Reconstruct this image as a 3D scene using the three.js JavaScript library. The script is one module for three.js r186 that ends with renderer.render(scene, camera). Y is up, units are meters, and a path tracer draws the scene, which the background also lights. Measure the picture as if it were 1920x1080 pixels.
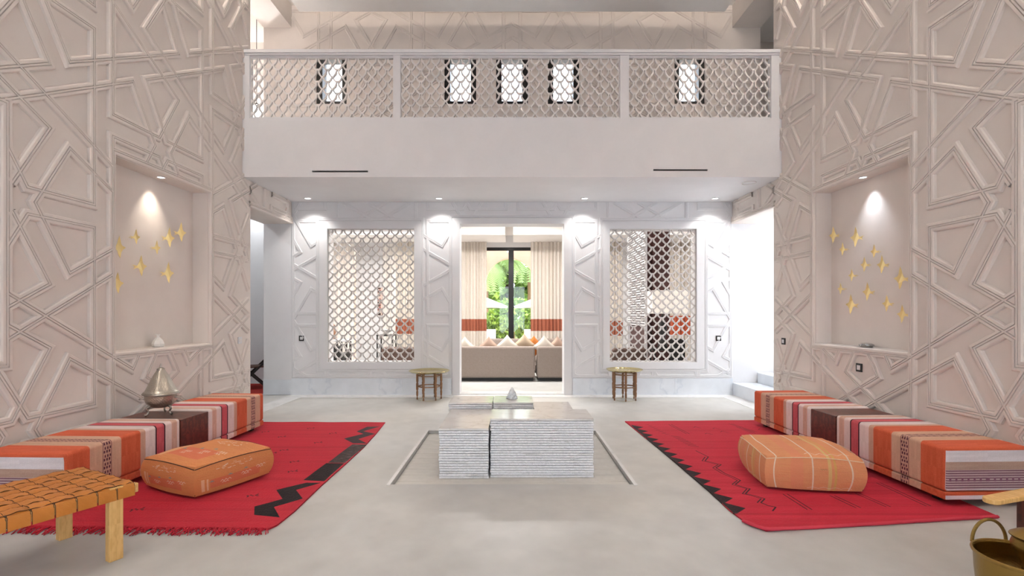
import * as THREE from 'three';
import { RoundedBoxGeometry } from 'three/addons/geometries/RoundedBoxGeometry.js';
import { mergeGeometries, mergeVertices, toCreasedNormals } from 'three/addons/utils/BufferGeometryUtils.js';
import { RectAreaLightUniformsLib } from 'three/addons/lights/RectAreaLightUniformsLib.js';

// ---------------------------------------------------------------- camera, sky, sun, exposure
const FOCAL = 925, EYE = 1.45;
const scene = new THREE.Scene();
const camera = new THREE.PerspectiveCamera(2 * Math.atan(540 / FOCAL) * 180 / Math.PI, 1920 / 1080, 0.05, 200);
camera.position.set(0, EYE, 0);
camera.lookAt(0, EYE, -10);
camera.setViewOffset(1920, 1080, 0, -48, 1920, 1080);
const renderer = new THREE.WebGLRenderer({ antialias: true });
renderer.toneMapping = THREE.LinearToneMapping;
renderer.toneMappingExposure = 1.36;
renderer.shadowMap.enabled = true;
RectAreaLightUniformsLib.init();
scene.background = new THREE.Color().setRGB(3.0, 3.3, 3.7);
const sun = new THREE.DirectionalLight(new THREE.Color().setRGB(1, 0.94, 0.84), 3.0);
sun.position.set(15, 18, 3 - 8); sun.target.position.set(0, 0, -8);
sun.castShadow = true; sun.shadow.mapSize.set(2048, 2048);
Object.assign(sun.shadow.camera, { left: -22, right: 22, top: 22, bottom: -22, near: 1, far: 70 });
scene.add(sun, sun.target);

// ---------------------------------------------------------------- helpers
let seed = 7;
function rnd() { seed = (seed * 1664525 + 1013904223) >>> 0; return seed / 4294967296; }
const rr = (a, b) => a + (b - a) * rnd();
const V = (x, y, z) => new THREE.Vector3(x, y, z);
const used = {};
function numbered(n) { const k = used[n] = (used[n] ?? -1) + 1; return k ? n + '_' + String(k).padStart(3, '0') : n; }
function mesh(name, geo, mat, parent = scene) {
  const m = new THREE.Mesh(geo, mat);
  m.name = parent === scene ? numbered(name) : name;
  m.castShadow = m.receiveShadow = true;
  parent.add(m);
  return m;
}
function thing(name, label, category, pos = [0, 0, 0], turn = 0, group) {
  const o = new THREE.Group();
  o.name = numbered(name); o.position.set(...pos); o.rotation.y = turn;
  o.userData = { label, category };
  if (group) o.userData.group = group;
  scene.add(o);
  return o;
}
function tag(o, label, category, group) { Object.assign(o.userData, { label, category }); if (group) o.userData.group = group; return o; }
function struct(name, geo, mat, label) {
  const m = geo ? mesh(name, geo, mat) : new THREE.Group();
  if (!geo) { m.name = numbered(name); scene.add(m); }
  m.userData.kind = 'structure';
  if (label) m.userData.label = label;
  return m;
}
function box(x0, x1, y0, y1, z0, z1) {                       // uv in metres
  const g = new THREE.BoxGeometry(Math.abs(x1 - x0), Math.abs(y1 - y0), Math.abs(z1 - z0));
  g.translate((x0 + x1) / 2, (y0 + y1) / 2, (z0 + z1) / 2);
  return metric(g);
}
function metric(g) {                                         // box-projected uv in metres
  const p = g.attributes.position, n = g.attributes.normal, uv = new Float32Array(p.count * 2);
  for (let i = 0; i < p.count; i++) {
    const ax = Math.abs(n.getX(i)), ay = Math.abs(n.getY(i)), az = Math.abs(n.getZ(i));
    const x = p.getX(i), y = p.getY(i), z = p.getZ(i);
    if (ay >= ax && ay >= az) { uv[2 * i] = x; uv[2 * i + 1] = z; }
    else if (ax >= az) { uv[2 * i] = z; uv[2 * i + 1] = y; }
    else { uv[2 * i] = x; uv[2 * i + 1] = y; }
  }
  g.setAttribute('uv', new THREE.BufferAttribute(uv, 2));
  return g;
}
function rbox(w, h, d, r = 0.01, seg = 2) { return metric(new RoundedBoxGeometry(w, h, d, seg, Math.min(r, w / 2.01, h / 2.01, d / 2.01))); }
const at = (g, x, y, z) => g.translate(x, y, z);
function merge(list) {
  return mergeGeometries(list.map((g) => {
    const q = g.index ? g.toNonIndexed() : g;
    for (const k of Object.keys(q.attributes)) if (!['position', 'normal', 'uv'].includes(k)) q.deleteAttribute(k);
    return q;
  }));
}
function lathe(pts, seg = 40) { return new THREE.LatheGeometry(pts.map(([x, y]) => new THREE.Vector2(x, y)), seg); }
function tube(pts, r, seg = 24, rad = 8, closed = false) {
  return new THREE.TubeGeometry(new THREE.CatmullRomCurve3(pts.map((p) => V(...p)), closed), seg, r, rad, closed);
}
function bar(a, b, w, d = w) {                               // square bar between two points
  const A = V(...a), B = V(...b), L = A.distanceTo(B);
  const g = new THREE.BoxGeometry(w, L, d);
  g.applyQuaternion(new THREE.Quaternion().setFromUnitVectors(V(0, 1, 0), B.clone().sub(A).normalize()));
  return metric(g.translate((A.x + B.x) / 2, (A.y + B.y) / 2, (A.z + B.z) / 2));
}
function shapeOf(pts) { return new THREE.Shape(pts.map(([x, y]) => new THREE.Vector2(x, y))); }
function extrude(shape, depth, bevel = 0) {
  return new THREE.ExtrudeGeometry(shape, { depth, bevelEnabled: bevel > 0, bevelSize: bevel, bevelThickness: bevel, bevelSegments: 1, steps: 1, curveSegments: 10 });
}
// smooth tiling value noise
function noiseField(n, cells, sd) {
  const old = seed; seed = sd;
  const g = new Float32Array(cells * cells).map(() => rnd()); seed = old;
  const out = new Float32Array(n * n);
  for (let y = 0; y < n; y++) for (let x = 0; x < n; x++) {
    const fx = x / n * cells, fy = y / n * cells, ix = fx | 0, iy = fy | 0;
    let tx = fx - ix, ty = fy - iy; tx = tx * tx * (3 - 2 * tx); ty = ty * ty * (3 - 2 * ty);
    const a = g[iy * cells + ix], b = g[iy * cells + (ix + 1) % cells], c = g[((iy + 1) % cells) * cells + ix], d = g[((iy + 1) % cells) * cells + (ix + 1) % cells];
    out[y * n + x] = (a + (b - a) * tx) * (1 - ty) + (c + (d - c) * tx) * ty;
  }
  return out;
}
function fbm(n, c0, oct, sd, gain = 0.5) {
  const out = new Float32Array(n * n); let amp = 1, tot = 0;
  for (let o = 0; o < oct; o++) {
    const f = noiseField(n, Math.min(n, c0 << o), sd + o * 17);
    for (let i = 0; i < out.length; i++) out[i] += f[i] * amp;
    tot += amp; amp *= gain;
  }
  for (let i = 0; i < out.length; i++) out[i] /= tot;
  return out;
}
function dataTex(n, fn, srgb, rep = 1) {
  const d = new Uint8Array(n * n * 4);
  for (let i = 0; i < n * n; i++) {
    const c = fn(i, i % n, (i / n) | 0);
    d[4 * i] = Math.max(0, Math.min(255, c[0])); d[4 * i + 1] = Math.max(0, Math.min(255, c[1])); d[4 * i + 2] = Math.max(0, Math.min(255, c[2])); d[4 * i + 3] = 255;
  }
  const t = new THREE.DataTexture(d, n, n);
  t.wrapS = t.wrapT = THREE.RepeatWrapping; t.magFilter = THREE.LinearFilter; t.minFilter = THREE.LinearMipmapLinearFilter; t.generateMipmaps = true;
  if (srgb) t.colorSpace = THREE.SRGBColorSpace;
  t.repeat.set(rep, rep); t.needsUpdate = true;
  return t;
}
function canvasTex(w, h, draw) {
  const c = document.createElement('canvas'); c.width = w; c.height = h;
  draw(c.getContext('2d'), w, h);
  const t = new THREE.CanvasTexture(c);
  t.colorSpace = THREE.SRGBColorSpace; t.wrapS = t.wrapT = THREE.RepeatWrapping;
  return t;
}
const std = (o) => new THREE.MeshStandardMaterial(o);
const phys = (o) => new THREE.MeshPhysicalMaterial(o);

// ---------------------------------------------------------------- materials
const fA = fbm(512, 4, 6, 11), fB = fbm(512, 8, 5, 23), fC = fbm(512, 32, 4, 37), fD = fbm(512, 3, 7, 51);
const grainy = (n, c, amt, f, rep) => dataTex(n, (i) => { const k = (f[i] - 0.5) * amt; return [c[0] + k, c[1] + k, c[2] + k]; }, true, rep);
const bumpTex = (f, rep, lo = 0, hi = 255) => dataTex(512, (i) => { const k = lo + (hi - lo) * f[i]; return [k, k, k]; }, false, rep);
const M = {};
M.paint = std({ map: grainy(512, [231, 221, 213], 9, fB, 0.5), roughness: 0.72 });
M.white = std({ map: grainy(512, [230, 229, 230], 6, fB, 0.5), roughness: 0.62 });
M.ceiling = std({ map: grainy(512, [249, 244, 239], 5, fB, 0.5), roughness: 0.8 });
M.lattice = std({ color: new THREE.Color(0xe8e3df), roughness: 0.55 });
M.screen = std({ color: new THREE.Color(0xd3ceca), roughness: 0.6 });
M.floor = phys({
  map: dataTex(512, (i, x, y) => { const k = (fA[i] - 0.5) * 34 + (fC[i] - 0.5) * 16, w = (fD[i] - 0.5) * 14; return [198 + k + w, 197 + k + w * 0.5, 193 + k - w * 0.3]; }, true, 0.22),
  roughness: 0.44, specularIntensity: 0.75,
});
const veins = (base, vein, sd, amt) => { const q = fbm(512, 4, 6, sd); return (i) => { const v = Math.pow(1 - Math.abs(q[i] - 0.5) * 2, 14), k = (fB[i] - 0.5) * 14; return [0, 1, 2].map((c) => base[c] + k - (base[c] - vein[c]) * v * amt); }; };
M.marble = phys({ map: dataTex(512, veins([230, 235, 241], [188, 198, 210], 91, 0.4), true, 0.8), roughness: 0.28, clearcoat: 0.3, clearcoatRoughness: 0.1 });
M.strip = std({ map: dataTex(512, veins([242, 241, 239], [206, 205, 201], 95, 0.4), true, 0.8), roughness: 0.25 });
M.slab = [0, 1, 2].map((j) => std({ map: dataTex(512, (i) => { const v = veinSlab(i, j); return v; }, true, 2.1), roughness: 0.5, bumpMap: bumpTex(fC, 3), bumpScale: 0.006 }));
function veinSlab(i, j) {
  const k = (fC[i] - 0.5) * 26, s = Math.max(0, fA[(i + j * 40000) % fA.length] - 0.56) * 110;
  return [242 + k - s, 243 + k - s * 1.06, 243 + k - s * 1.2 + 2];
}
M.slabTop = std({ map: dataTex(512, veins([230, 228, 223], [196, 190, 182], 71, 0.5), true, 1.4), roughness: 0.13 });
M.pool = std({ map: dataTex(512, (i, x, y) => { const k = (fD[i] - 0.5) * 30 + (fC[i] - 0.5) * 14; return [208 + k, 205 + k, 197 + k]; }, true, 1), roughness: 0.3 });
M.black = std({ color: 0x14110f, roughness: 0.4 });
M.dark = std({ color: 0x2a2320, roughness: 0.5 });
M.brass = std({ color: new THREE.Color(0x9c8148), metalness: 1, roughness: 0.26, bumpMap: bumpTex(fC, 6), bumpScale: 0.001 });
M.gold = std({ color: new THREE.Color(0xf4dfa0), metalness: 0.85, roughness: 0.45 });
M.tray = std({ color: new THREE.Color(0xd0c493), metalness: 1, roughness: 0.25 });
M.silver = std({ color: new THREE.Color(0xbdb8ad), metalness: 1, roughness: 0.28 });
M.chrome = std({ color: 0xcfcfcf, metalness: 1, roughness: 0.12 });
M.glass = phys({ color: 0xffffff, transmission: 1, thickness: 0, roughness: 0.02, ior: 1.45 });
const woodTex = (a, b, rep, sd) => { const q = fbm(512, 6, 4, sd); const t = dataTex(512, (i, x, y) => { const g = q[((y >> 4) * 512 + x) % (512 * 512)] * 0.6 + q[i] * 0.4, s = 0.5 + 0.5 * Math.sin(g * 34 + x * 0.03); const m = s * 0.55 + fC[(x * 512 + (y >> 3)) % fC.length] * 0.45; return [0, 1, 2].map((c) => a[c] + (b[c] - a[c]) * m); }, true, 1); t.repeat.set(...rep); return t; };
M.walnut = std({ map: woodTex([58, 24, 16], [112, 52, 36], [1.5, 3], 131), roughness: 0.35 });
M.oak = std({ map: woodTex([208, 160, 92], [232, 190, 124], [3, 1.5], 141), roughness: 0.5 });
M.tableLeg = std({ map: woodTex([112, 78, 52], [168, 124, 86], [6, 2], 151), roughness: 0.5 });
M.bulb = std({ color: 0xffffff, emissive: new THREE.Color(1, 0.96, 0.9), emissiveIntensity: 4, roughness: 0.5 });
// ---------------------------------------------------------------- room shell
const W = 3.93, DB = 8.8, TW = 0.5, H = 6.95, SLAB0 = 3.44, SLAB1 = 4.3, FRONT = 7.19;
function rects(u0, u1, v0, v1, holes) {                      // rectangle minus holes, as rectangles
  const us = [...new Set([u0, u1, ...holes.flatMap((h) => [h[0], h[1]])])].filter((x) => x >= u0 && x <= u1).sort((a, b) => a - b);
  const vs = [...new Set([v0, v1, ...holes.flatMap((h) => [h[2], h[3]])])].filter((x) => x >= v0 && x <= v1).sort((a, b) => a - b);
  const out = [];
  for (let i = 0; i + 1 < us.length; i++) {
    let run = null;
    for (let j = 0; j + 1 < vs.length; j++) {
      const cu = (us[i] + us[i + 1]) / 2, cv = (vs[j] + vs[j + 1]) / 2;
      const hole = holes.some((h) => cu > h[0] && cu < h[1] && cv > h[2] && cv < h[3]);
      if (hole) { run = null; continue; }
      if (run) run[3] = vs[j + 1]; else out.push(run = [us[i], us[i + 1], vs[j], vs[j + 1]]);
    }
  }
  return out;
}
const wallX = (x0, x1, u0, u1, v0, v1, holes = []) => rects(u0, u1, v0, v1, holes).map((r) => box(x0, x1, r[2], r[3], -r[1], -r[0]));   // plane facing x
const wallZ = (ua, ub, x0, x1, v0, v1, holes = []) => rects(x0, x1, v0, v1, holes).map((r) => box(r[0], r[1], r[2], r[3], -ub, -ua));   // plane facing z

const NICHE = [4.885, 6.38, 1.068, 3.008], NICHE0 = [2.33, 3.765, 1.09, 3.04], REAR = -2.4;
const lowOpen = [7.41, DB, 0, 3.05], upOpen = [7.41, DB, SLAB1 - 0.1, 6.55];
const wallL = struct('wall_left', merge([...wallX(-W - 0.2, -W, REAR, DB, 0, H, [NICHE, NICHE0, lowOpen, upOpen]), ...wallX(-W - TW, -W - 0.2, REAR, DB, 0, H, [lowOpen, upOpen])]), M.paint, 'tall beige plaster wall with raised star strapwork on the left');
const wallR = struct('wall_right', merge([...wallX(W, W + 0.2, REAR, DB, 0, H, [NICHE, NICHE0, lowOpen, upOpen]), ...wallX(W + 0.2, W + TW, REAR, DB, 0, H, [lowOpen, upOpen])]), M.paint, 'tall beige plaster wall with raised star strapwork on the right');
const WINL = [-3.292, -1.741, 0.584, 2.963], WINR = [1.741, 3.292, 0.584, 2.963], DOOR = [-0.93, 0.925, 0, 3.05];
const UPW = [[-3.5, -2.95], [-1.21, -0.64], [-0.285, 0.285], [0.64, 1.2], [2.9, 3.45]].map(([a, b]) => [a, b, 5.19, 6.06]);
const wallB = struct('wall_back', merge(wallZ(DB, DB + 0.3, -W - TW, 6.6, 0, SLAB0 + 0.2, [WINL, WINR, DOOR])), M.white, 'far white plaster wall with doorway and two screened openings');
const wallU = struct('wall_back_upper', merge(wallZ(DB, DB + 0.3, -W - TW, W + TW, SLAB0 + 0.2, H, UPW)), M.paint, 'upper far wall behind the balcony with five small windows');

// floor with a sunken basin
const BAS = [-1.03, 1.03, 4.19, 6.11];
struct('floor', merge(rects(-8, 8, REAR - 0.2, 14.6, [[BAS[0], BAS[1], BAS[2], BAS[3]]]).map((r) => box(r[0], r[1], -0.2, 0, -r[3], -r[2]))), M.floor, 'polished pale grey concrete floor');
struct('trim_1', merge([box(-W, W, 0, 0.004, -DB, -DB + 0.28), box(-W - 0.02, -W + 0.28, 0, 0.004, -DB + 0.28, -6.4), box(W - 0.28, W + 0.02, 0, 0.004, -DB + 0.28, -6.5)]), M.strip, 'white marble border strip set in the floor along the walls');
// ceilings
struct('ceiling', merge([box(-W - TW, W + TW, H, H + 0.2, -DB - 0.3, -REAR + 0.2)]), M.ceiling, 'main ceiling of the hall');
struct('ceiling', merge([box(-3.58, 3.58, 6.53, 6.62, -8.3, -REAR - 0.4)]), M.ceiling, 'pale dropped ceiling panel hanging below the main ceiling');
// rear wall of the hall behind the camera: tall glazed openings
const rearHoles = [[-3.2, -1.5, 0, 3.2], [-0.85, 0.85, 0, 3.2], [1.5, 3.2, 0, 3.2]];
struct('wall_rear', merge(wallZ(REAR - 0.3, REAR, -W - TW, W + TW, 0, H, rearHoles)), M.paint, 'wall behind the viewer with tall glazed openings');
rearHoles.forEach(([a, b, c, d], i) => {
  const w = struct('window_' + (20 + i), merge([box(a, a + 0.06, c, d, -REAR + 0.1, -REAR + 0.16), box(b - 0.06, b, c, d, -REAR + 0.1, -REAR + 0.16), box(a, b, d - 0.06, d, -REAR + 0.1, -REAR + 0.16), box((a + b) / 2 - 0.03, (a + b) / 2 + 0.03, c, d, -REAR + 0.1, -REAR + 0.16)]), M.black, 'dark framed glazing behind the viewer');
  mesh('pane', box(a, b, c, d, -REAR + 0.125, -REAR + 0.13), M.glass, w);
});

// ---------------------------------------------------------------- rooms around the hall
struct('wall_corridor', merge([
  ...wallX(-7.8, -7.6, 5.0, 13.2, 0, 3.5), ...wallZ(5.0, 5.2, -7.6, -W - TW, 0, 3.5), ...wallZ(13, 13.2, -7.6, -5.2, 0, 3.5),
  ...wallX(-4.43, -4.3, DB + 0.3, 10.4, 0, 3.9), ...wallZ(10.25, 10.4, -5.45, -4.43, 0, 3.9), ...wallX(-5.45, -5.3, 10.4, 14.4, 0, 3.9),
]), M.white, 'white corridor walls beyond the left opening');
struct('ceiling', box(-7.8, -W - TW, 3.5, 3.7, -13.2, -5), M.ceiling, 'corridor ceiling beyond the left opening');
struct('wall_stair', merge([...wallZ(6.2, 6.4, W + TW, 6.8, 0, 3.7), ...wallX(6.6, 6.8, 6.4, DB + 0.3, 0, 3.7, [[6.5, 8.75, 0.96, 3.1]]), ]), M.white, 'white walls of the stair beside the right opening');
struct('ceiling', box(W + TW, 6.8, 3.7, 3.9, -DB - 0.3, -6.2), M.ceiling, 'stair ceiling beside the right opening');
const stepSpec = [[W - 0.0, 4.37, 0.22], [4.37, 4.72, 0.4], [4.72, 5.07, 0.58], [5.07, 5.42, 0.76], [5.42, 6.58, 0.94]];
const stair = thing('marble_stair', 'white marble steps rising through the bright right opening', 'stairs', [W, 0, -8.1]);
for (const [a, b, h] of stepSpec) {
  mesh('step', at(rbox(b - a - 0.002, h, DB - 7.44, 0.008), (a + b) / 2 - W, h / 2, -((DB + 7.42) / 2 - 8.1)), M.marble, stair);
}
for (const s of [-1, 1]) {                                  // upper side passages behind the balcony
  const X = (a, b) => (s < 0 ? [-b, -a] : [a, b]);
  const parts = [];
  parts.push(...wallX(...X(6.2, 6.4), 6.2, 10.2, SLAB1 - 0.1, H, [[7.7, 8.3, 5.3, 6.1]]), ...wallZ(10, 10.2, ...X(W + TW, 6.2), SLAB1 - 0.1, H), ...wallZ(6.2, 6.4, ...X(W + TW, 6.2), SLAB1 - 0.1, H));
  parts.push(...wallX(...X(W + TW - 0.15, W + TW), DB + 0.3, 10, SLAB1 - 0.1, H));
  struct(s < 0 ? 'wall_upper_left' : 'wall_upper_right', merge(parts), M.paint, s < 0 ? 'upper passage walls left of the balcony' : 'upper passage walls right of the balcony');
  struct('ceiling', merge([box(...X(W + TW, 6.4), H, H + 0.2, -10.2, -6.2), box(...X(W + TW, 6.4), SLAB1 - 0.3, SLAB1 - 0.1, -10.2, -6.2)]), M.ceiling, s < 0 ? 'upper passage floor and ceiling on the left' : 'upper passage floor and ceiling on the right');
}
// salon behind the back wall
const SD = 14.2;
const salonWin = [[-1.25, 1.25, 0, 3.36], [-5.2, -4.42, 0, 3.36], [-3.55, -2.5, 0, 3.36], [2.4, 3.1, 0, 3.36], [4.3, 5.3, 0, 3.36]];
struct('wall_salon', merge([...wallZ(SD, SD + 0.25, -5.45, 6, 0, 3.9, salonWin), ...wallX(6, 6.2, DB + 0.3, SD + 0.25, 0, 3.9)]), M.white, 'salon walls behind the screens');
struct('ceiling', merge([box(-5.45, 6.2, 3.7, 3.9, -SD - 0.25, -DB - 0.3), box(-5.3, -0.17, 3.4, 3.7, -13.5, -12.2), box(0.03, 6, 3.4, 3.7, -13.5, -12.2)]), M.ceiling, 'white salon ceiling with two dropped pelmet boxes');
salonWin.forEach(([a, b, c, d], i) => {
  const z = -SD - 0.08, f = 0.09, m = (a + b) / 2;
  const bars = [box(a, a + f, c, d, z - 0.04, z + 0.04), box(b - f, b, c, d, z - 0.04, z + 0.04), box(a + f, b - f, d - f, d, z - 0.04, z + 0.04)];
  if (i === 0) bars.push(box(m - 0.1, m + 0.05, c, d - f, z - 0.04, z + 0.04));
  const w = struct('window_' + (i + 1), null, null, ['dark framed french window facing the garden', 'narrow salon window at far left', 'salon window behind the left screen', 'salon window behind the right screen', 'salon window at far right'][i]);
  for (const g of bars) mesh('frame', g, i === 0 || i === 3 ? M.black : M.white, w);
  mesh('pane', box(a + f, i === 0 ? m - 0.1 : b - f, c, d - f, z - 0.004, z + 0.004), M.glass, w);
  if (i === 0) mesh('pane', box(m + 0.05, b - f, c, d - f, z - 0.004, z + 0.004), M.glass, w);
});
// upper windows: deep dark reveals and frames
UPW.forEach(([a, b, c, d], i) => {
  const w = struct('window_' + (10 + i), null, null, 'small dark framed upper window ' + ['at far left', 'left of the middle', 'in the middle', 'right of the middle', 'at far right'][i]);
  const f = 0.1, z0 = -DB - 0.26, z1 = -DB - 0.05;
  for (const g of [box(a, a + f, c, d, z0, z1), box(b - f, b, c, d, z0, z1), box(a + f, b - f, d - 0.04, d, z0, z1), box(a + f, b - f, c, c + 0.07, z0, z1)]) mesh('frame', g, M.black, w);
  mesh('pane', box(a + f, b - f, c + 0.07, d - 0.04, z0 + 0.08, z0 + 0.086), M.glass, w);
});
// marble skirting on the back wall, door casing and threshold
const bb = struct('baseboard_back', null, null, 'pale veined marble skirting along the back wall');
for (const s of [-1, 1]) {
  const edges = [1.08, 1.95, 2.9, W];
  for (let i = 0; i < 3; i++) { const a = edges[i] * s, b = edges[i + 1] * s; mesh('marble_slab', box(Math.min(a, b) + 0.001, Math.max(a, b) - 0.001, 0.004, 0.295, -DB, -DB + 0.022), M.marble, bb); }
}
mesh('marble_slab', box(-W - TW, -W, 0.004, 0.27, -DB, -DB + 0.02), M.marble, bb);
const dc = struct('trim_2', null, null, 'plain white casing round the doorway');
mesh('casing_board', box(-1.06, -0.93, 0.004, 3.05, -DB, -DB + 0.03), M.white, dc);
mesh('casing_board', box(0.925, 1.055, 0.004, 3.05, -DB, -DB + 0.03), M.white, dc);
mesh('casing_board', box(-1.06, 1.055, 3.05, 3.15, -DB, -DB + 0.03), M.white, dc);
mesh('threshold', box(-0.93, 0.925, 0, 0.02, -DB - 0.3, -DB), M.strip, dc);

// ---------------------------------------------------------------- raised strapwork
function starLattice(c0, v0, a, umin, umax, vmin, vmax) {     // six-fold star and kite pattern
  const k = a / 1.86, D = 0.698 * k, r = 0.108 * k, g = r / Math.sqrt(3), segs = [], col = a * Math.sqrt(3) / 2;
  for (let i = -8; i <= 8; i++) for (let j = -8; j <= 8; j++) {
    const C = [c0 + i * col, v0 + j * a + (i & 1 ? a / 2 : 0)];
    if (C[0] < umin - 3 || C[0] > umax + 3 || C[1] < vmin - 3 || C[1] > vmax + 3) continue;
    for (const deg of [90, 30, -30]) {
      const e = [Math.cos(deg * Math.PI / 180), Math.sin(deg * Math.PI / 180)], n = [-e[1], e[0]];
      const P = (s, t) => [C[0] + e[0] * s + n[0] * t, C[1] + e[1] * s + n[1] * t];
      for (const q of [-1, 1]) {
        segs.push([P(r, q * D), P(a - r, q * D)], [P(r, q * g), P(r, q * D)], [P(a - r, q * g), P(a - r, q * D)]);
      }
    }
  }
  return segs;
}
function clipIn([A, B], R) {                                  // Liang-Barsky, returns [t0,t1] or null
  let t0 = 0, t1 = 1; const d = [B[0] - A[0], B[1] - A[1]];
  for (const [p, q] of [[-d[0], A[0] - R[0]], [d[0], R[1] - A[0]], [-d[1], A[1] - R[2]], [d[1], R[3] - A[1]]]) {
    if (Math.abs(p) < 1e-9) { if (q < 0) return null; continue; }
    const t = q / p; if (p < 0) t0 = Math.max(t0, t); else t1 = Math.min(t1, t);
  }
  return t1 - t0 > 1e-6 ? [t0, t1] : null;
}
const lerp2 = (A, B, t) => [A[0] + (B[0] - A[0]) * t, A[1] + (B[1] - A[1]) * t];
function clipSegs(segs, R, holes) {
  const out = [];
  for (const s of segs) {
    const c = clipIn(s, R); if (!c) continue;
    let iv = [c];
    for (const h of holes) {
      const q = clipIn(s, h); if (!q) continue;
      iv = iv.flatMap(([a, b]) => { const r = []; if (q[0] > a) r.push([a, Math.min(b, q[0])]); if (q[1] < b) r.push([Math.max(a, q[1]), b]); return r.filter(([x, y]) => y > x + 1e-6); });
    }
    for (const [a, b] of iv) out.push([lerp2(...s, a), lerp2(...s, b)]);
  }
  return out;
}
function unite(segs) {                                        // join overlapping collinear pieces
  const lines = new Map();
  for (const [A, B] of segs) {
    let dx = B[0] - A[0], dy = B[1] - A[1]; const L = Math.hypot(dx, dy); if (L < 1e-5) continue;
    dx /= L; dy /= L; if (dx < -1e-6 || (Math.abs(dx) < 1e-6 && dy < 0)) { dx = -dx; dy = -dy; }
    const off = -dy * A[0] + dx * A[1], key = Math.round(Math.atan2(dy, dx) * 360) + '|' + Math.round(off * 150);
    if (!lines.has(key)) lines.set(key, { dx, dy, off, iv: [] });
    const t = (P) => P[0] * dx + P[1] * dy, a = t(A), b = t(B);
    lines.get(key).iv.push([Math.min(a, b), Math.max(a, b)]);
  }
  const out = [];
  for (const { dx, dy, off, iv } of lines.values()) {
    iv.sort((p, q) => p[0] - q[0]); let cur = null; const put = () => { if (cur && cur[1] - cur[0] > 0.05) out.push([cur[0], cur[1]].map((t) => [t * dx - off * dy, t * dy + off * dx])); };
    for (const [a, b] of iv) { if (cur && a <= cur[1] + 2e-3) cur[1] = Math.max(cur[1], b); else { put(); cur = [a, b]; } }
    put();
  }
  return out;
}
const PROFILE = [[0, 0.03], [0.0058, 0.03], [0.007, 0.018], [0.0128, 0.018], [0.014, 0.03], [0.034, 0.029], [0.0425, 0.021], [0.046, 0]];
function strapwork(segs, map, parent, mat, k = 1, name = 'moulding') {
  const N = []; const nodeAt = (p) => { for (let i = 0; i < N.length; i++) if (Math.hypot(N[i].p[0] - p[0], N[i].p[1] - p[1]) < 4e-3) return i; N.push({ p, e: [] }); return N.length - 1; };
  const chains = segs.map(([A, B], i) => {
    const d = [B[0] - A[0], B[1] - A[1]], L = Math.hypot(...d), ts = [0, 1];
    segs.forEach(([C, D2], j) => {
      if (i === j) return;
      const e = [D2[0] - C[0], D2[1] - C[1]], M2 = Math.hypot(...e), den = d[0] * e[1] - d[1] * e[0];
      if (Math.abs(den) < 1e-6 * L * M2) return;
      const w = [C[0] - A[0], C[1] - A[1]], t = (w[0] * e[1] - w[1] * e[0]) / den, u = (w[0] * d[1] - w[1] * d[0]) / den;
      if (t > -4e-3 / L && t < 1 + 4e-3 / L && u > -4e-3 / M2 && u < 1 + 4e-3 / M2) ts.push(Math.min(1, Math.max(0, t)));
    });
    ts.sort((a, b) => a - b);
    const ids = []; for (const t of ts) { const id = nodeAt(lerp2(A, B, t)); if (ids[ids.length - 1] !== id) ids.push(id); }
    return ids;
  });
  for (const c of chains) for (let i = 0; i + 1 < c.length; i++) {
    const a = c[i], b = c[i + 1], A = N[a].p, B = N[b].p, th = Math.atan2(B[1] - A[1], B[0] - A[0]);
    N[a].e.push(th); N[b].e.push(th + Math.PI);
  }
  const TAU = Math.PI * 2, norm = (x) => ((x % TAU) + TAU) % TAU;
  function corner(n, th, side, d, len) {                     // offset corner on side (+1 ccw) of the edge leaving node n at angle th
    let gam = TAU;
    for (const o of N[n].e) { const g = norm(side * (o - th)); if (g > 1e-3 && g < TAU - 1e-3) gam = Math.min(gam, g); }
    let along = gam > TAU - 1e-2 ? 0 : d / Math.tan(gam / 2);
    along = Math.max(-0.09, Math.min(along, len * 0.5));
    const c = Math.cos(th), s = Math.sin(th);
    return [N[n].p[0] + c * along - s * d * side, N[n].p[1] + s * along + c * d * side];
  }
  for (const c of chains) {
    const pos = [], uv = [];
    for (let i = 0; i + 1 < c.length; i++) {
      const a = c[i], b = c[i + 1], A = N[a].p, B = N[b].p, th = Math.atan2(B[1] - A[1], B[0] - A[0]), L = Math.hypot(B[0] - A[0], B[1] - A[1]);
      for (const side of [1, -1]) for (let q = 0; q + 1 < PROFILE.length; q++) {
        const [d0, h0] = PROFILE[q], [d1, h1] = PROFILE[q + 1];
        const quad = [[corner(a, th, side, d0 * k, L), h0], [corner(b, th + Math.PI, -side, d0 * k, L), h0], [corner(b, th + Math.PI, -side, d1 * k, L), h1], [corner(a, th, side, d1 * k, L), h1]];
        const order = (side > 0) === !map.flip ? [0, 1, 2, 0, 2, 3] : [0, 2, 1, 0, 3, 2];
        for (const o of order) { const [p, h] = quad[o]; pos.push(...map(p[0], p[1], h * (k < 1 ? k * 0.7 : 1))); uv.push(p[0], p[1]); }
      }
    }
    if (!pos.length) continue;
    const g = new THREE.BufferGeometry();
    g.setAttribute('position', new THREE.Float32BufferAttribute(pos, 3)); g.setAttribute('uv', new THREE.Float32BufferAttribute(uv, 2));
    g.computeVertexNormals();
    mesh(name, g, mat, parent);
  }
}
const rectSegs = ([a, b, c, d]) => [[[a, c], [b, c]], [[b, c], [b, d]], [[b, d], [a, d]], [[a, d], [a, c]]];
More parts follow.
